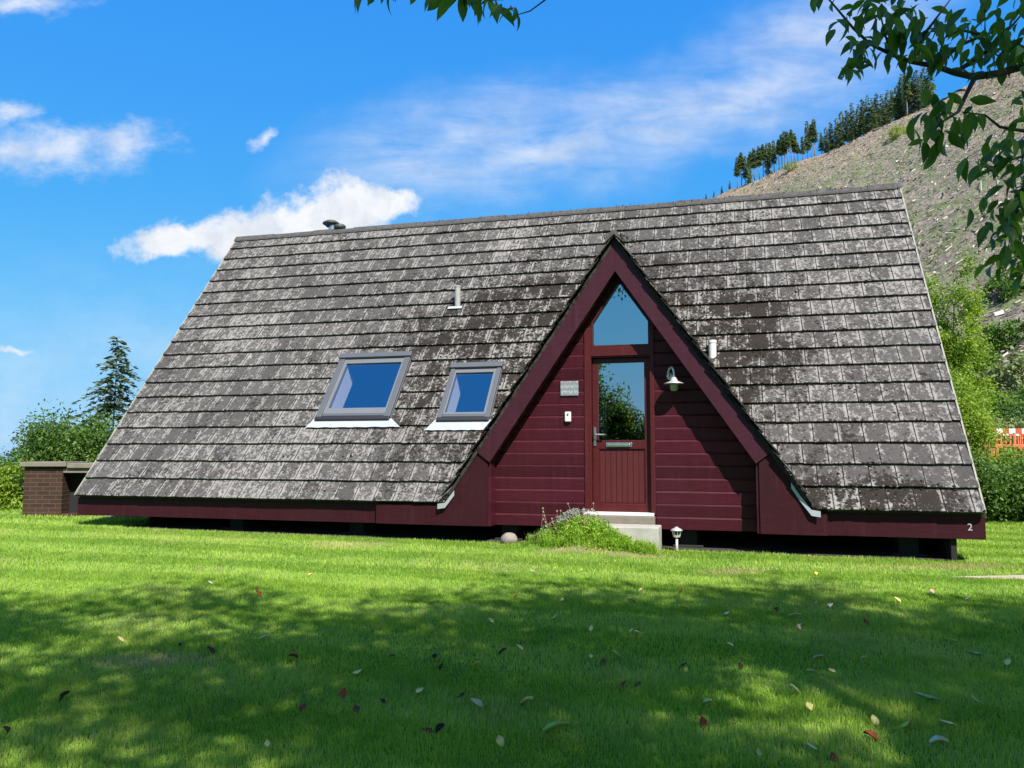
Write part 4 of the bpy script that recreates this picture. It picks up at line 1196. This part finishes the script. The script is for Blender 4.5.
def one_leaf(kind, L, rng):
    """one curled leaf with rib, about L long, two-sided with thickness"""
    nseg = 7; narrow = .2 if kind == 'teal' else .30
    curl = rng.uniform(-1.1, 1.7); vs = []
    for i in range(nseg+1):
        tt = i/nseg; w = narrow*math.sin(math.pi*min(1, tt*.94+.03)**.85)*(1+.08*rng.uniform(-1, 1))
        z = .10*math.sin(math.pi*tt)*curl+.02*rng.uniform(-1, 1)
        for a in (-1, 0, 1): vs.append(((w*a)*L, (tt-.5)*L, (z+abs(a)*(.10+.1*max(curl, 0)))*L))
    k = len(vs); vs += [(x, y, z-.0012) for x, y, z in vs]; fs = []
    for i in range(nseg):
        for j in (0, 1):
            b = i*3+j; fs += [(b, b+1, b+4, b+3), (k+b, k+b+3, k+b+4, k+b+1)]
        fs += [(i*3, i*3+3, k+i*3+3, k+i*3), (i*3+2, k+i*3+2, k+i*3+5, i*3+5)]
    mb = MB(); mb.add(vs, fs)
    mb.tube([(0, -.5*L, 0), (.02*L, -.72*L, .02*L)], .0012, 4)
    return mb


rk_ = {}
lr = random.Random(5)
for (px, py, kind, sz) in sorted(LEAVES):
    w = on_ground(px, py)
    o_ = one_leaf(kind, .070*sz*lr.uniform(.9, 1.15), lr).build('fallen_leaf', LMAT[kind], smooth=True)
    o_.location = (w[0], w[1], w[2]+.031); o_.rotation_euler = (lr.uniform(.1, .8), lr.uniform(-.3, .3), lr.uniform(-1.9, 1.9))
    if kind == 'teal': o_.rotation_euler = (.25, 0, R_(90)+lr.uniform(-.15, .15))
    key = (kind, zone_of(py)); i = rk_.get(key, 0)
    if (px, py) in SPECIAL: lab = SPECIAL[(px, py)]
    else:
        rk_[key] = i+1; lab = f'{LWORD[kind]} fallen leaf, {ORD[i]} of its colour from the left, {zone_of(py)}'
    tag(o_, lab, 'leaf', 'leaves fallen on the lawn')

# ------------------------------------------------------------------ hillside: brash, shrubs, skyline trees
def sticks(n, q0, q1, t0, t1, l0, l1, r0, r1):
    q = RNG.uniform(q0, q1, n); tt = RNG.uniform(t0, t1, n); x = q*G[0]+tt*T[0]; y = q*G[1]+tt*T[1]
    keep = (y > 10) & (x/np.maximum(y, 1) > .02) & (x/np.maximum(y, 1) < 1.1); x, y = x[keep], y[keep]; n = len(x)
    C = np.column_stack([x, y, ground(x, y)+RNG.uniform(.0, .5, n)])
    az = RNG.normal(size=n)*.9+math.atan2(G[1], G[0])+math.pi*.5*(RNG.random(n) < .4)
    L = l0*(l1/l0)**RNG.random(n); rad = r0*(r1/r0)**RNG.random(n)
    e = 1.; ex, ey = np.cos(az), np.sin(az)
    D = np.column_stack([ex, ey, (ground(x+ex*e, y+ey*e)-ground(x, y))/e+RNG.normal(size=n)*.15])
    M = rotmats(D, RNG.uniform(-1, 1, n))
    tv = np.array([(a*1., b, c) for b in (-.5, .5) for a, c in ((-1, -.6), (1, -.6), (0, 1))], float)
    V = np.zeros((n, 6, 3))
    for i, (a, b, c) in enumerate(tv):
        V[:, i] = C+M[:, :, 0]*(a*rad)[:, None]+M[:, :, 1]*(b*L)[:, None]+M[:, :, 2]*(c*rad)[:, None]
    f = np.array([0, 3, 4, 1, 1, 4, 5, 2, 2, 5, 3, 0, 0, 1, 2, 5, 4, 3]); F = (f[None]+(np.arange(n)*6)[:, None]).ravel()
    val = RNG.random(n)
    return V.reshape(-1, 3), F, np.tile([4, 4, 4, 3, 3], n), np.repeat(np.stack([val]*3+[np.ones(n)], 1), 6, axis=0)


m, h, p, o = material('bleached_brash'); a = h.attr('leaf')
cr_ = h.n('ShaderNodeValToRGB'); h.L.new(a['Fac'], cr_.inputs[0])
e = cr_.color_ramp.elements; e[0].color = (.05, .042, .035, 1); e[1].color = (.50, .46, .40, 1); e[1].position = 1.
for pos, cc in ((.18, (.14, .115, .09, 1)), (.55, (.27, .235, .19, 1)), (.85, (.38, .34, .285, 1))): x_ = e.new(pos); x_.color = cc
h.L.new(cr_.outputs[0], p.inputs['Base Color']); p.inputs['Roughness'].default_value = .9; p.inputs['Specular IOR Level'].default_value = .1
BRASH = m
tag(inst('brash', merge([sticks(42000, 55, 246, 0, 340, .3, 1.5, .04, .11), sticks(420, 60, 240, 0, 300, 2., 6., .06, .12),
                         sticks(2600, 60, 246, 0, 330, .3, .9, .15, .35), sticks(1500, 28, 70, 0, 90, .5, 3., .03, .1)]), BRASH),
    'grey bleached felling debris strewn over the steep hillside', 'felling debris', kind='stuff')

BUSH = leaf_mat('bush_leaves', (.025, .065, .011), (.13, .22, .038), .35)
BRIGHT = leaf_mat('bright_birch_leaves', (.09, .17, .018), (.33, .42, .055), .45)
LIME = leaf_mat('lime_regrowth_leaves', (.15, .21, .035), (.33, .37, .08), .4)
FERN = leaf_mat('hill_grass_tufts', (.13, .17, .06), (.27, .29, .13), .3)
CONI = leaf_mat('spruce_needles', (.045, .075, .036), (.21, .265, .125), .28, .7)
CONIB = leaf_mat('bluish_spruce_needles', (.035, .060, .045), (.15, .20, .15), .25, .7)
BARK = simple('rough_grey_bark', (.13, .105, .085), .95, var=.4, vscale=10, bump=.8)
RBARK = simple('pale_reddish_bark', (.36, .24, .18), .95, var=.4, vscale=4)
# green tufts on the felled ground
n = 9000; q = RNG.uniform(50, 246, n); tt = RNG.uniform(0, 320, n); x = q*G[0]+tt*T[0]; y = q*G[1]+tt*T[1]
k = (x/np.maximum(y, 1) > .1) & (x/np.maximum(y, 1) < 1.) & (y > 20) & (np.sin(q*.05+tt*.031)+np.sin(tt*.07-q*.02)+RNG.normal(size=n)*.7 > .1)
x, y = x[k], y[k]
tag(inst('regrowth', leaf_cloud(np.column_stack([x, y, ground(x, y)+.2]), RNG.uniform(.3, 1.1, len(x)), 16, .30, -.4), FERN),
    'patchy green grass and bramble regrowth between the felling debris', 'ground cover', kind='stuff')


def bush(name, base, w, d, hgt, mat, label, cat='shrub', group=None, clumps=60, per=70, leaf=.07, rng=RNG, fine=False, stemmat=None, openness=.5):
    o_ = tag(empty(name, tuple(base)), label, cat, group)
    c = rng.normal(size=(clumps, 3)); c /= np.linalg.norm(c, axis=1, keepdims=True); c *= rng.uniform(openness, 1., (clumps, 1))
    c[:, 2] = c[:, 2]*.5+.5
    wob = 1+.25*np.sin(3*np.arctan2(c[:, 1], c[:, 0])+rng.uniform(0, 6))
    P_ = c*np.array([w/2, d/2, hgt*.92]); P_[:, :2] *= wob[:, None]; P_[:, 2] += .05*hgt
    cr = rng.uniform(.12, .26, clumps)*min(max(w, hgt), 1.6*min(w, hgt))*.75
    inst('foliage', leaf_cloud(P_, cr, per, leaf, .1, fine, rng), mat, o_)
    mb = MB()
    for i in range(7):
        e_ = P_[rng.integers(clumps)]*.85
        mb.tube([(rng.normal()*.03*w, rng.normal()*.03*w, -.2), tuple(e_*.45+np.array([0, 0, .1*hgt])), tuple(e_)], [.018*hgt, .012*hgt, .004*hgt], 5)
    mb.build('stems', stemmat or BARK, o_)
    return o_


def gbase(px, py_unused, Y):
    d = ray(px, 450); x = d[0]/d[1]*Y; return np.array([x, Y, float(ground(x, Y))])


# shrubs at the right edge beyond the lawn
for (px, Y, w, top, mat, lab) in ((960, 17.5, 1.3, 378, BRIGHT, 'sunlit yellow-green shrub right behind the roof corner'),
                                  (985, 15.2, 1.9, 468, BUSH, 'dark green low shrub at the lawn edge beside the roof corner'),
                                  (1012, 16.4, 2.2, 449, BRIGHT, 'bright leafy shrub below the red and white barrier'),
                                  (1040, 15.0, 2.0, 458, BUSH, 'dark bushy shrub at the lawn edge by the photo right edge'),
                                  (1075, 17.5, 2.8, 446, BRIGHT, 'wide green shrub farthest right behind the lawn'),
                                  (952, 20.0, 1.5, 356, BRIGHT, 'taller bright shrub under the small birch'),
                                  (950, 14.6, 1.6, 446, BUSH, 'dark shrub half hidden by the roof corner')):
    g0 = gbase(px, 0, Y); hh = CZ+(454-top)/F_PX*Y-g0[2]
    bush('green_shrub', g0, w, w*.8, hh, mat, lab, 'shrub', 'shrubs beyond the lawn on the right', clumps=120, per=110, leaf=.075)
for (px, Y, w, top, mat, lab) in ((1018, 33., 3., 398, BUSH, 'dark green thicket behind the red and white barrier'),
                                  (978, 36., 3., 372, BRIGHT, 'shaggy green thicket left of the barrier, behind the shrubs'),
                                  (1060, 36., 5, 380, BUSH, 'big dark thicket on the hill foot past the right edge'),
                                  (1000, 30., 2.6, 420, FERN, 'olive bramble thicket just above the barrier'),
                                  (950, 46., 3, 340, BRIGHT, 'pale green thicket between roof edge and hill foot')):
    g0 = gbase(px, 0, Y); hh = max(.8, CZ+(454-top)/F_PX*Y-g0[2])
    bush('thicket', g0, w, w, hh, mat, lab, 'thicket', 'thickets at the foot of the hill', clumps=90, per=90, leaf=.14)
# young birch beside the roof
bb = gbase(955, 0, 24.0)
tr_ = tag(empty('young_birch', tuple(bb)), 'slender light green birch standing right of the roof edge before the hillside', 'tree')
top = CZ+(454-264)/F_PX*24-bb[2]
mb = MB(); tips = []
rg = np.random.default_rng(5)
trk = [(0, 0, -.2), (.02, 0, top*.3), (.12, .05, top*.6), (.22, 0, top*.97)]
mb.tube(trk, [.06, .05, .03, .008], 7)
for i in range(46):
    f = rg.uniform(.3, .95); b_ = np.array([.02+.2*f, 0, top*f]); az = rg.uniform(0, 6.28); ln = (1.05-f*.55)*rg.uniform(.6, 1.1)*1.4
    if f < .4: ln *= .7
    e_ = b_+np.array([math.cos(az)*ln, math.sin(az)*ln, ln*rg.uniform(.35, .8)])
    mb.tube([b_, (b_+e_)/2+np.array([0, 0, .08]), e_], [.018, .011, .004], 5)
    for kk in (.45, .65, .85, 1.): tips.append(b_+(e_-b_)*kk+rg.normal(size=3)*.1)
mb.build('trunk', BARK, tr_, smooth=True)
inst('crown', leaf_cloud(np.array(tips), rg.uniform(.16, .40, len(tips)), 80, .10, .4, rng=rg), BRIGHT, tr_)
# bushes on the hillside, by the sight line that meets the ground there
for (px, py, w, hgt, mat, lab) in ((790, 172, 7, 5, LIME, 'lime green bush on the crest below the skyline spruces'), (806, 160, 5, 4, LIME, 'small lime bush beside the tall skyline pair'),
                                   (897, 138, 6, 4, LIME, 'lone lime bush high on the bare slope'), (927, 88, 7, 6, LIME, 'lime bush just under the topmost skyline trees'),
                                   (1003, 300, 4, 3, BUSH, 'dark bush on the slope right of the birch'), (1010, 350, 5, 3, BUSH, 'dark bush in the gully low on the slope'),
                                   (985, 385, 4, 3, BUSH, 'dark scrub bush low on the hill above the barrier'), (1018, 395, 4, 3, FERN, 'olive scrub bush low on the hill at right')):
    w_ = on_ground(px, py)
    if w_ is None: continue
    bush('hillside_bush', w_-np.array([0, 0, .3]), w, w, hgt, mat, lab, 'bush', 'bushes on the felled hillside', clumps=34, per=45, leaf=.4)


def conifer(name, H, bare, wid, mat, bark, seed, tiers=26, leaf=.8, dens=16, sparse=0., girth=1.):
    """spruce built of drooping whorls of flat needle sprays"""
    rg = np.random.default_rng(seed); o_ = empty(name, (0, 0, 0))
    mb = MB(); mb.tube([(0, 0, -.5), (0, 0, H*.5), (rg.normal()*.01*H, 0, H*.985)], [.016*H*girth, .009*H*girth, .0012*H*girth], 6); mb.build('trunk', bark, o_, smooth=True)
    P_, D_, sc = [], [], []
    for i in range(tiers):
        f = i/(tiers-1); z = H*(bare+(1-bare)*f); rad = wid*(1-f)**.8*(.6+.55*rg.random())*(1 if f > .1 else .6)+.02*wid
        nb = max(3, int(5+4*(1-f)))
        for b_ in range(nb):
            if rg.random() < sparse: continue
            az = rg.uniform(0, 6.28); L = rad*rg.uniform(.55, 1.2); n = max(2, int(dens*L/wid)+1)
            for j in range(n):
                tt = (j+rg.random())/n; rr_ = L*tt; zz = z+.22*L*(1-tt)-.28*L*tt*tt+.12*L*max(0, tt-.6)
                P_.append((math.cos(az)*rr_, math.sin(az)*rr_, zz)); a2 = az+rg.choice((-1, 1))*rg.uniform(.2, 1.)
                D_.append((math.cos(a2), math.sin(a2), rg.uniform(-.5, .25))); sc.append(leaf*(1.1-.5*tt)*rg.uniform(.7, 1.2))
    P_.append((0, 0, H*.97)); D_.append((0, .05, 1)); sc.append(leaf*.8)
    P_, D_ = np.array(P_), np.array(D_, float); n = len(P_)
    inst('crown', scatter(CARD_V, CARD_F, rotmats(D_, rg.uniform(-.9, .9, n)), P_, np.array(sc), rg.random(n)), mat, o_)
    return o_


# skyline plantation edge
protos = []
kinds = [(22, .45, 3.2, CONI, RBARK), (22, .32, 3.5, CONI, RBARK), (22, .58, 2.8, CONI, RBARK), (20, .06, 3.9, CONI, RBARK), (20, .12, 3.5, CONIB, RBARK)]
kword = ['tall spruce with a half bare trunk', 'spruce with a bare lower trunk', 'thin spruce with a long bare trunk', 'full dark spruce', 'full greyish spruce']
TREES = [(738, 157, 191, 0), (746, 156, 188, 1), (755, 148, 183, 0), (764, 144, 177, 2), (775, 140, 171, 1), (780, 139, 169, 2), (786, 131, 166, 0), (793, 129, 162, 2), (799, 142, 159, 2), (809, 121, 155, 1),
         (816, 119, 152, 0), (828, 127, 147, 3), (833, 122, 145, 4), (839, 118, 143, 3), (844, 111, 140, 3), (850, 110, 136, 4), (855, 103, 134, 3), (861, 104, 131, 3), (866, 99, 129, 4), (871, 95, 127, 3),
         (876, 98, 125, 3), (880, 93, 122, 4), (886, 94, 119, 3), (891, 90, 117, 3), (896, 90, 114, 1), (901, 85, 111, 3), (906, 74, 108, 3), (911, 72, 106, 0), (915, 66, 104, 3), (921, 70, 100, 4),
         (928, 66, 97, 3), (935, 60, 93, 3), (742, 152, 190, 2), (751, 151, 185, 2), (760, 146, 180, 0), (768, 143, 176, 1), (771, 142, 174, 2), (783, 134, 168, 0), (789, 131, 165, 2), (796, 133, 161, 0), (804, 136, 157, 1), (813, 124, 154, 2), (823, 132, 150, 1), (769, 150, 174, 3), (750, 160, 186, 3), (730, 180, 196, 3), (722, 186, 199, 4), (714, 190, 202, 3), (706, 193, 205, 4)]
TREES.sort()


def crest(px):
    """point of the crest line seen in this column"""
    d = ray(px, 200); u = d[0]/d[1]; best = None
    for Y in np.linspace(120, 620, 500):
        z = float(ground(u*Y, Y)); v = (z-CZ)/Y
        if best is None or v > best[0]: best = (v, Y)
    return np.array([u*best[1], best[1], float(ground(u*best[1], best[1]))]), best[0]


protos = [conifer('skyline_spruce', *k, seed=20+i, tiers=26, leaf=1.25, dens=16) for i, k in enumerate(kinds)]
used = set()
for i, (px, top, base, kd) in enumerate(TREES):
    w_, v = crest(px); Y = w_[1]+random.uniform(1, 14); x = w_[0]/w_[1]*Y; z = float(ground(x, Y))
    dt = ray(px, top); ztop = CZ+dt[2]/dt[1]*Y; Hh = max(6., ztop-z)
    o_ = protos[kd] if kd not in used else copy_tree(protos[kd]); used.add(kd)
    s = Hh/kinds[kd][0]; o_.location = (x, Y, z-.3); o_.scale = (s*random.uniform(.85, 1.15),)*2+(s,); o_.rotation_euler = (0, 0, random.uniform(0, 6.28))
    nth = ORD[i] if i < 26 else None
    lab = f'{kword[kd]}, {nth} from the left along the skyline' if nth else f'{kword[kd]}, {ORD[len(TREES)-1-i]} from the right along the skyline'
    tag(o_, lab, 'spruce', 'spruces along the hill skyline')
for kd, o_ in enumerate(protos):
    if kd not in used: print('unused proto', kd)

# ------------------------------------------------------------------ barrier beyond the shrubs
RED = simple('red_reflective_strip', (.42, .07, .045), .5, var=.2, vscale=8); WHT = simple('white_reflective_strip', (.6, .57, .53), .5, var=.1, vscale=8)
ORG = simple('orange_red_plastic', (.62, .15, .07), .5, var=.2, vscale=8)


def barrier(base, rz, label):
    o_ = tag(empty('safety_barrier', tuple(base), rz), label, 'barrier', 'red and white roadwork barriers')
    r_ = MB(); w_ = MB()
    for i in range(11):
        (r_ if i % 2 == 0 else w_).box(i*.18+.001, i*.18+.179, -.02, .02, .86, 1.02)
    r_.build('red_stripes', RED, o_); w_.build('white_stripes', WHT, o_)
    g_ = MB()
    for x_ in np.linspace(.03, 1.95, 15): g_.box(x_-.016, x_+.016, -.012, .012, .2, .858)
    g_.box(.0, 1.98, -.015, .015, .13, .199); g_.box(0, 1.98, -.015, .015, .52, .555)
    g_.build('lattice', ORG, o_)
    for x_ in (.25, 1.7):
        f_ = MB(); f_.box(x_-.04, x_+.04, -.3, .3, -.05, .06); f_.box(x_-.03, x_+.03, -.02, .02, .061, .129); f_.build('foot', ORG, o_)
    return o_


p0 = at(990, 438, 24.0)
barrier((p0[0], p0[1], at(990, 428.5, 24.0)[2]-1.02), R_(-6), 'orange latticed barrier with red and white top strip above the shrubs')
p0 = at(975.5, 438, 25.2)
barrier((p0[0], p0[1], at(975, 430.5, 25.2)[2]-1.02), R_(4), 'second red and white barrier end showing left of the nearer one')

# ------------------------------------------------------------------ trees left of the house
b_ = gbase(112, 0, 26.0)
htop = CZ+(454-338)/F_PX*26-b_[2]
sp_ = conifer('garden_spruce', htop, .04, 3.2, CONIB, BARK, 77, tiers=40, leaf=.25, dens=60, sparse=.05, girth=.5)
sp_.location = tuple(b_); tag(sp_, 'sparse bluish spruce with thin top standing left behind the roof', 'spruce')
for (px, Y, w, top, mat, lab) in ((68, 22., 2.4, 406, BUSH, 'rounded deciduous bush behind the brick store'), (38, 23.5, 1.8, 426, BUSH, 'middle green bush left of the rounded one'),
                                  (52, 22.3, 1.9, 412, BUSH, 'leafy green bush left of the rounded bush and taller than its neighbour'), (86, 22.6, 1.9, 416, BUSH, 'leafy bush between the rounded bush and the bluish spruce'),
                                   (98, 23.5, 1.8, 424, BUSH, 'dark bush below the bluish spruce'), (8, 21., 1.15, 462, BRIGHT, 'small bright bush at the photo left edge'),
                                  (-28, 24., 2.2, 440, BUSH, 'green bush just past the left edge')):
    g0 = gbase(px, 0, Y); hh = CZ+(454-top)/F_PX*Y-g0[2]
    bush('leafy_bush', g0, w, w*.9, hh, mat, lab, 'bush', 'bushes at the left end of the lawn', clumps=150, per=120, leaf=.10, openness=.3)

# ------------------------------------------------------------------ trees behind the camera that the door glass mirrors
for (x, y, w, hgt, lab) in ((-10.3, -12, 2.7, 7.0, 'tall leafy tree mirrored at the left of the door glass'), (-8.9, -13, 2.2, 4.6, 'lower leafy tree mirrored in the door glass'),
                            (-7.3, -13.5, 2.4, 3.7, 'low bushy tree mirrored at the right of the door glass'), (-14., -13, 4, 6.5, 'broad leafy tree behind the lawn, off to the left'),
                            (-4.5, -15, 3.4, 2.6, 'low hedge tree behind the photographer')):
    bush('mirrored_tree', np.array([x, y, float(ground(x, y))]), w, w, hgt, BUSH, lab, 'tree', 'trees behind the photographer', clumps=130, per=110, leaf=.17, openness=.2)

# ------------------------------------------------------------------ cherry tree over the camera
CHER = leaf_mat('cherry_leaves', (.04, .095, .014), (.15, .25, .035), .45, .42, .4)
TWIG = simple('dark_cherry_bark', (.055, .04, .034), .8, var=.35, vscale=20, bump=.5)
tb = np.array([4.6, -4.6, float(ground(4.6, -4.6))])
ch = tag(empty('cherry_tree', tuple(tb)), 'cherry tree behind the camera, its dark leafy branches hanging into the top of the view', 'tree')
rg = np.random.default_rng(3)
mb = MB(); mb.tube([(0, 0, -.2), (-.05, .1, 1.5), (-.15, .3, 3.2), (-.5, .8, 5.2), (-1.2, 1.4, 7.4)], [.30, .25, .22, .17, .10], 12); mb.build('trunk', TWIG, ch, smooth=True)
limbs = MB(); twigs = MB(); cl = []


def rel(p): return np.asarray(p, float)-tb


# high canopy that shades the lawn
def shade_target(gx, gy, z):
    """canopy point at height z whose shadow falls at (gx, gy)"""
    k = (z-float(ground(gx, gy)))/math.tan(SUN_EL); return np.array([gx+SUN_H[0]*k, gy+SUN_H[1]*k, z])


def edge_y(x):
    """how far up the lawn the shade reaches in this column of the garden"""
    return 7.35+.42*math.sin(x*.9+.6)+.30*math.sin(x*2.3+2)+.16*math.sin(x*5.1)-.10*max(0, -x-3)


cnt = 0
while cnt < 1500:
    gx, gy = rg.uniform(-8.5, 9.5), rg.uniform(-1.5, 8.2)
    if gy > edge_y(gx)-.30: continue
    hole = mnoise.noise(Vector((gx*.55, gy*.8, 1.7)))+.45*mnoise.noise(Vector((gx*1.5, gy*2.2, 5)))
    if hole < -.72 or (gx < -1.5 and rg.random() < .35): continue
    cl.append(shade_target(gx, gy, rg.uniform(7.9, 10.6))); cnt += 1
for _ in range(26):                                     # loose sprays past the edge
    gx = rg.uniform(-7, 8); gy = edge_y(gx)+rg.uniform(-.3, .3); cl.append(shade_target(gx, gy, rg.uniform(8, 10)))
cl = np.array(cl); cl_r = rel(cl)
hub = np.array([-1.0, 1.3, 6.9])
for i in range(46):
    e_ = cl_r[rg.integers(len(cl_r))]; m1 = hub+(e_-hub)*.5+np.array([0, 0, .35]); limbs.tube([hub+rg.normal(size=3)*.08, m1, e_], [.07, .04, .012], 6)
crown_parts = [leaf_cloud(cl_r, rg.uniform(.5, .85, len(cl_r)), 96, .145, .5, rng=rg)]
# branches that hang into view, drawn as 3-D paths at their own distance
def V3(*pts): return [rel(at(px, py, Y)) for px, py, Y in pts]


main = [rel(q) for q in ((4.1, -3.2, 4.2), (3.7, -.6, 4.9), (3.2, 1.6, 4.4), (2.75, 2.8, 3.65))]+V3((1075, 52, 3.3), (1024, 66, 3.3), (1000, 73, 3.28), (975, 77, 3.25), (955, 73, 3.22), (935, 66, 3.2), (912, 62, 3.15), (893, 55, 3.1), (870, 44, 3.05), (853, 28, 3.0), (838, 10, 3.0), (826, -4, 3.0))
limbs.tube(main, [.10, .08, .06, .04, .022, .017, .016, .015, .012, .011, .009, .008, .006, .005, .004, .003], 8)
SPR = [  # side twigs: path in view with distance
 [(975, 77, 3.25), (966, 95, 3.2), (958, 112, 3.15), (942, 122, 3.1), (930, 135, 3.1)],
 [(1075, 128, 3.4), (1024, 131, 3.35), (1000, 127, 3.3), (985, 115, 3.3), (962, 112, 3.25)],
 [(955, 73, 3.22), (985, 52, 3.3), (1010, 28, 3.35), (1030, 5, 3.4)],
 [(935, 66, 3.2), (960, 45, 3.2), (985, 35, 3.2), (985, 10, 3.2)],
 [(912, 62, 3.15), (920, 40, 3.1), (935, 20, 3.1), (950, 0, 3.1)],
 [(893, 55, 3.1), (885, 35, 3.05), (880, 12, 3.05)],
 [(870, 44, 3.05), (862, 52, 3.0), (852, 70, 3.0)],
 [(985, 35, 3.2), (960, 30, 3.15), (945, 38, 3.1)],
 [(1085, 100, 3.2), (1045, 150, 3.1), (1022, 190, 3.05), (1012, 230, 3.0), (1005, 262, 3.0)],
 [(1045, 150, 3.1), (1010, 160, 3.0), (985, 170, 3.0)],
 [(1030, 130, 3.2), (1040, 210, 3.1), (1035, 265, 3.1)],
]
hub2 = rel((2.75, 2.8, 3.65))
for s in SPR:
    pth = V3(*s)
    if s[0][0] > 1060: pth = [hub2]+pth
    twigs.tube(pth, list(np.linspace(.011 if len(s) > 3 else .007, .0025, len(pth))), 6)
for s in ([(700, -260, 2.4), (580, -70, 2.55), (545, 0, 2.6), (530, 11, 2.6), (517, 15, 2.6)], [(545, -190, 2.5), (500, -70, 2.55), (478, -8, 2.6), (470, 4, 2.6)], [(440, -190, 2.5), (385, -80, 2.55), (368, -8, 2.6)]):
    pth = V3(*s); twigs.tube([rel((-.2+.5*random.random(), .3, 8.0)), (rel((0, .9, 6.0))+pth[0])/2+np.array([0, 0, .3])]+pth, [.016, .012, .008, .005]+list(np.linspace(.003, .0015, len(pth)-2)), 5)
limbs.build('limbs', TWIG, ch, smooth=True); twigs.build('twigs', TWIG, ch, smooth=True)
# leaves: (x, y, distance, spread px, count)
LP = [(822, 6, 3., 8, 3), (848, 22, 3., 10, 4), (866, 14, 3.05, 14, 7), (872, 35, 3.05, 16, 9), (884, 10, 3.05, 16, 9), (895, 28, 3.1, 16, 9), (893, 48, 3.1, 14, 8), (862, 55, 3., 12, 6), (848, 72, 3., 7, 4), (868, 64, 3.05, 9, 3),
      (915, 20, 3.1, 14, 7), (928, 38, 3.1, 16, 9), (915, 52, 3.1, 14, 7), (940, 22, 3.1, 14, 6), (938, 55, 3.15, 14, 6), (955, 45, 3.15, 14, 6), (970, 28, 3.15, 12, 5), (975, 45, 3.2, 10, 3), (990, 12, 3.2, 14, 6), (1005, 42, 3.25, 16, 8),
      (1018, 10, 3.3, 14, 6), (998, 60, 3.25, 14, 9), (1018, 50, 3.3, 14, 7), (985, 68, 3.25, 10, 4), (952, 105, 3.15, 13, 8), (938, 118, 3.1, 12, 7), (927, 135, 3.1, 10, 5), (960, 118, 3.2, 12, 5), (945, 138, 3.1, 10, 4),
      (1022, 108, 3.3, 10, 3), (990, 160, 3., 14, 6), (978, 172, 3., 8, 4), (1010, 152, 3.05, 13, 7), (1022, 170, 3.05, 12, 8), (1012, 190, 3.05, 14, 9), (1000, 205, 3.05, 14, 7), (1018, 215, 3.05, 14, 10), (1002, 232, 3., 13, 7), (1018, 245, 3., 13, 10), (1008, 262, 3., 12, 7), (1022, 268, 3., 10, 6),
      (1040, 200, 3.1, 16, 16), (1042, 245, 3.1, 16, 16), (1040, 140, 3.2, 18, 12), (1045, 60, 3.3, 20, 14), (1050, 10, 3.3, 20, 12),
      (366, -6, 2.6, 7, 3), (385, -8, 2.6, 6, 2), (455, -4, 2.6, 9, 5), (470, -3, 2.6, 10, 7), (482, 0, 2.6, 9, 6), (500, 12, 2.6, 4, 2), (513, 15, 2.6, 3, 2), (400, -30, 2.6, 20, 8), (470, -30, 2.6, 30, 14)]
pp, dd, ss, vv = [], [], [], []
for px, py, Y, sp, n in LP:
    for _ in range(int(n*1.75)+1):
        Yy = Y+rg.normal()*.09; q_ = rel(at(px+rg.normal()*sp*.75, py-6+rg.normal()*sp*.75, Yy)); pp.append(q_)
        d = rg.normal(size=3)*np.array([.6, .55, .4])+np.array([-.15, -.1, -.85]); dd.append(d); ss.append(rg.uniform(.055, .105)*(.95 if Y < 2.8 else 1)); vv.append(np.clip(rg.normal()*.33+.4, 0, 1))
FLV = LEAF_V*np.array([1.0, 1, 1])
crown_parts.append(scatter(FLV, LEAF_F, rotmats(np.array(dd), rg.uniform(-1.1, 1.1, len(dd))), np.array(pp), np.array(ss), np.array(vv)))
inst('crown', merge(crown_parts), CHER, ch, True)
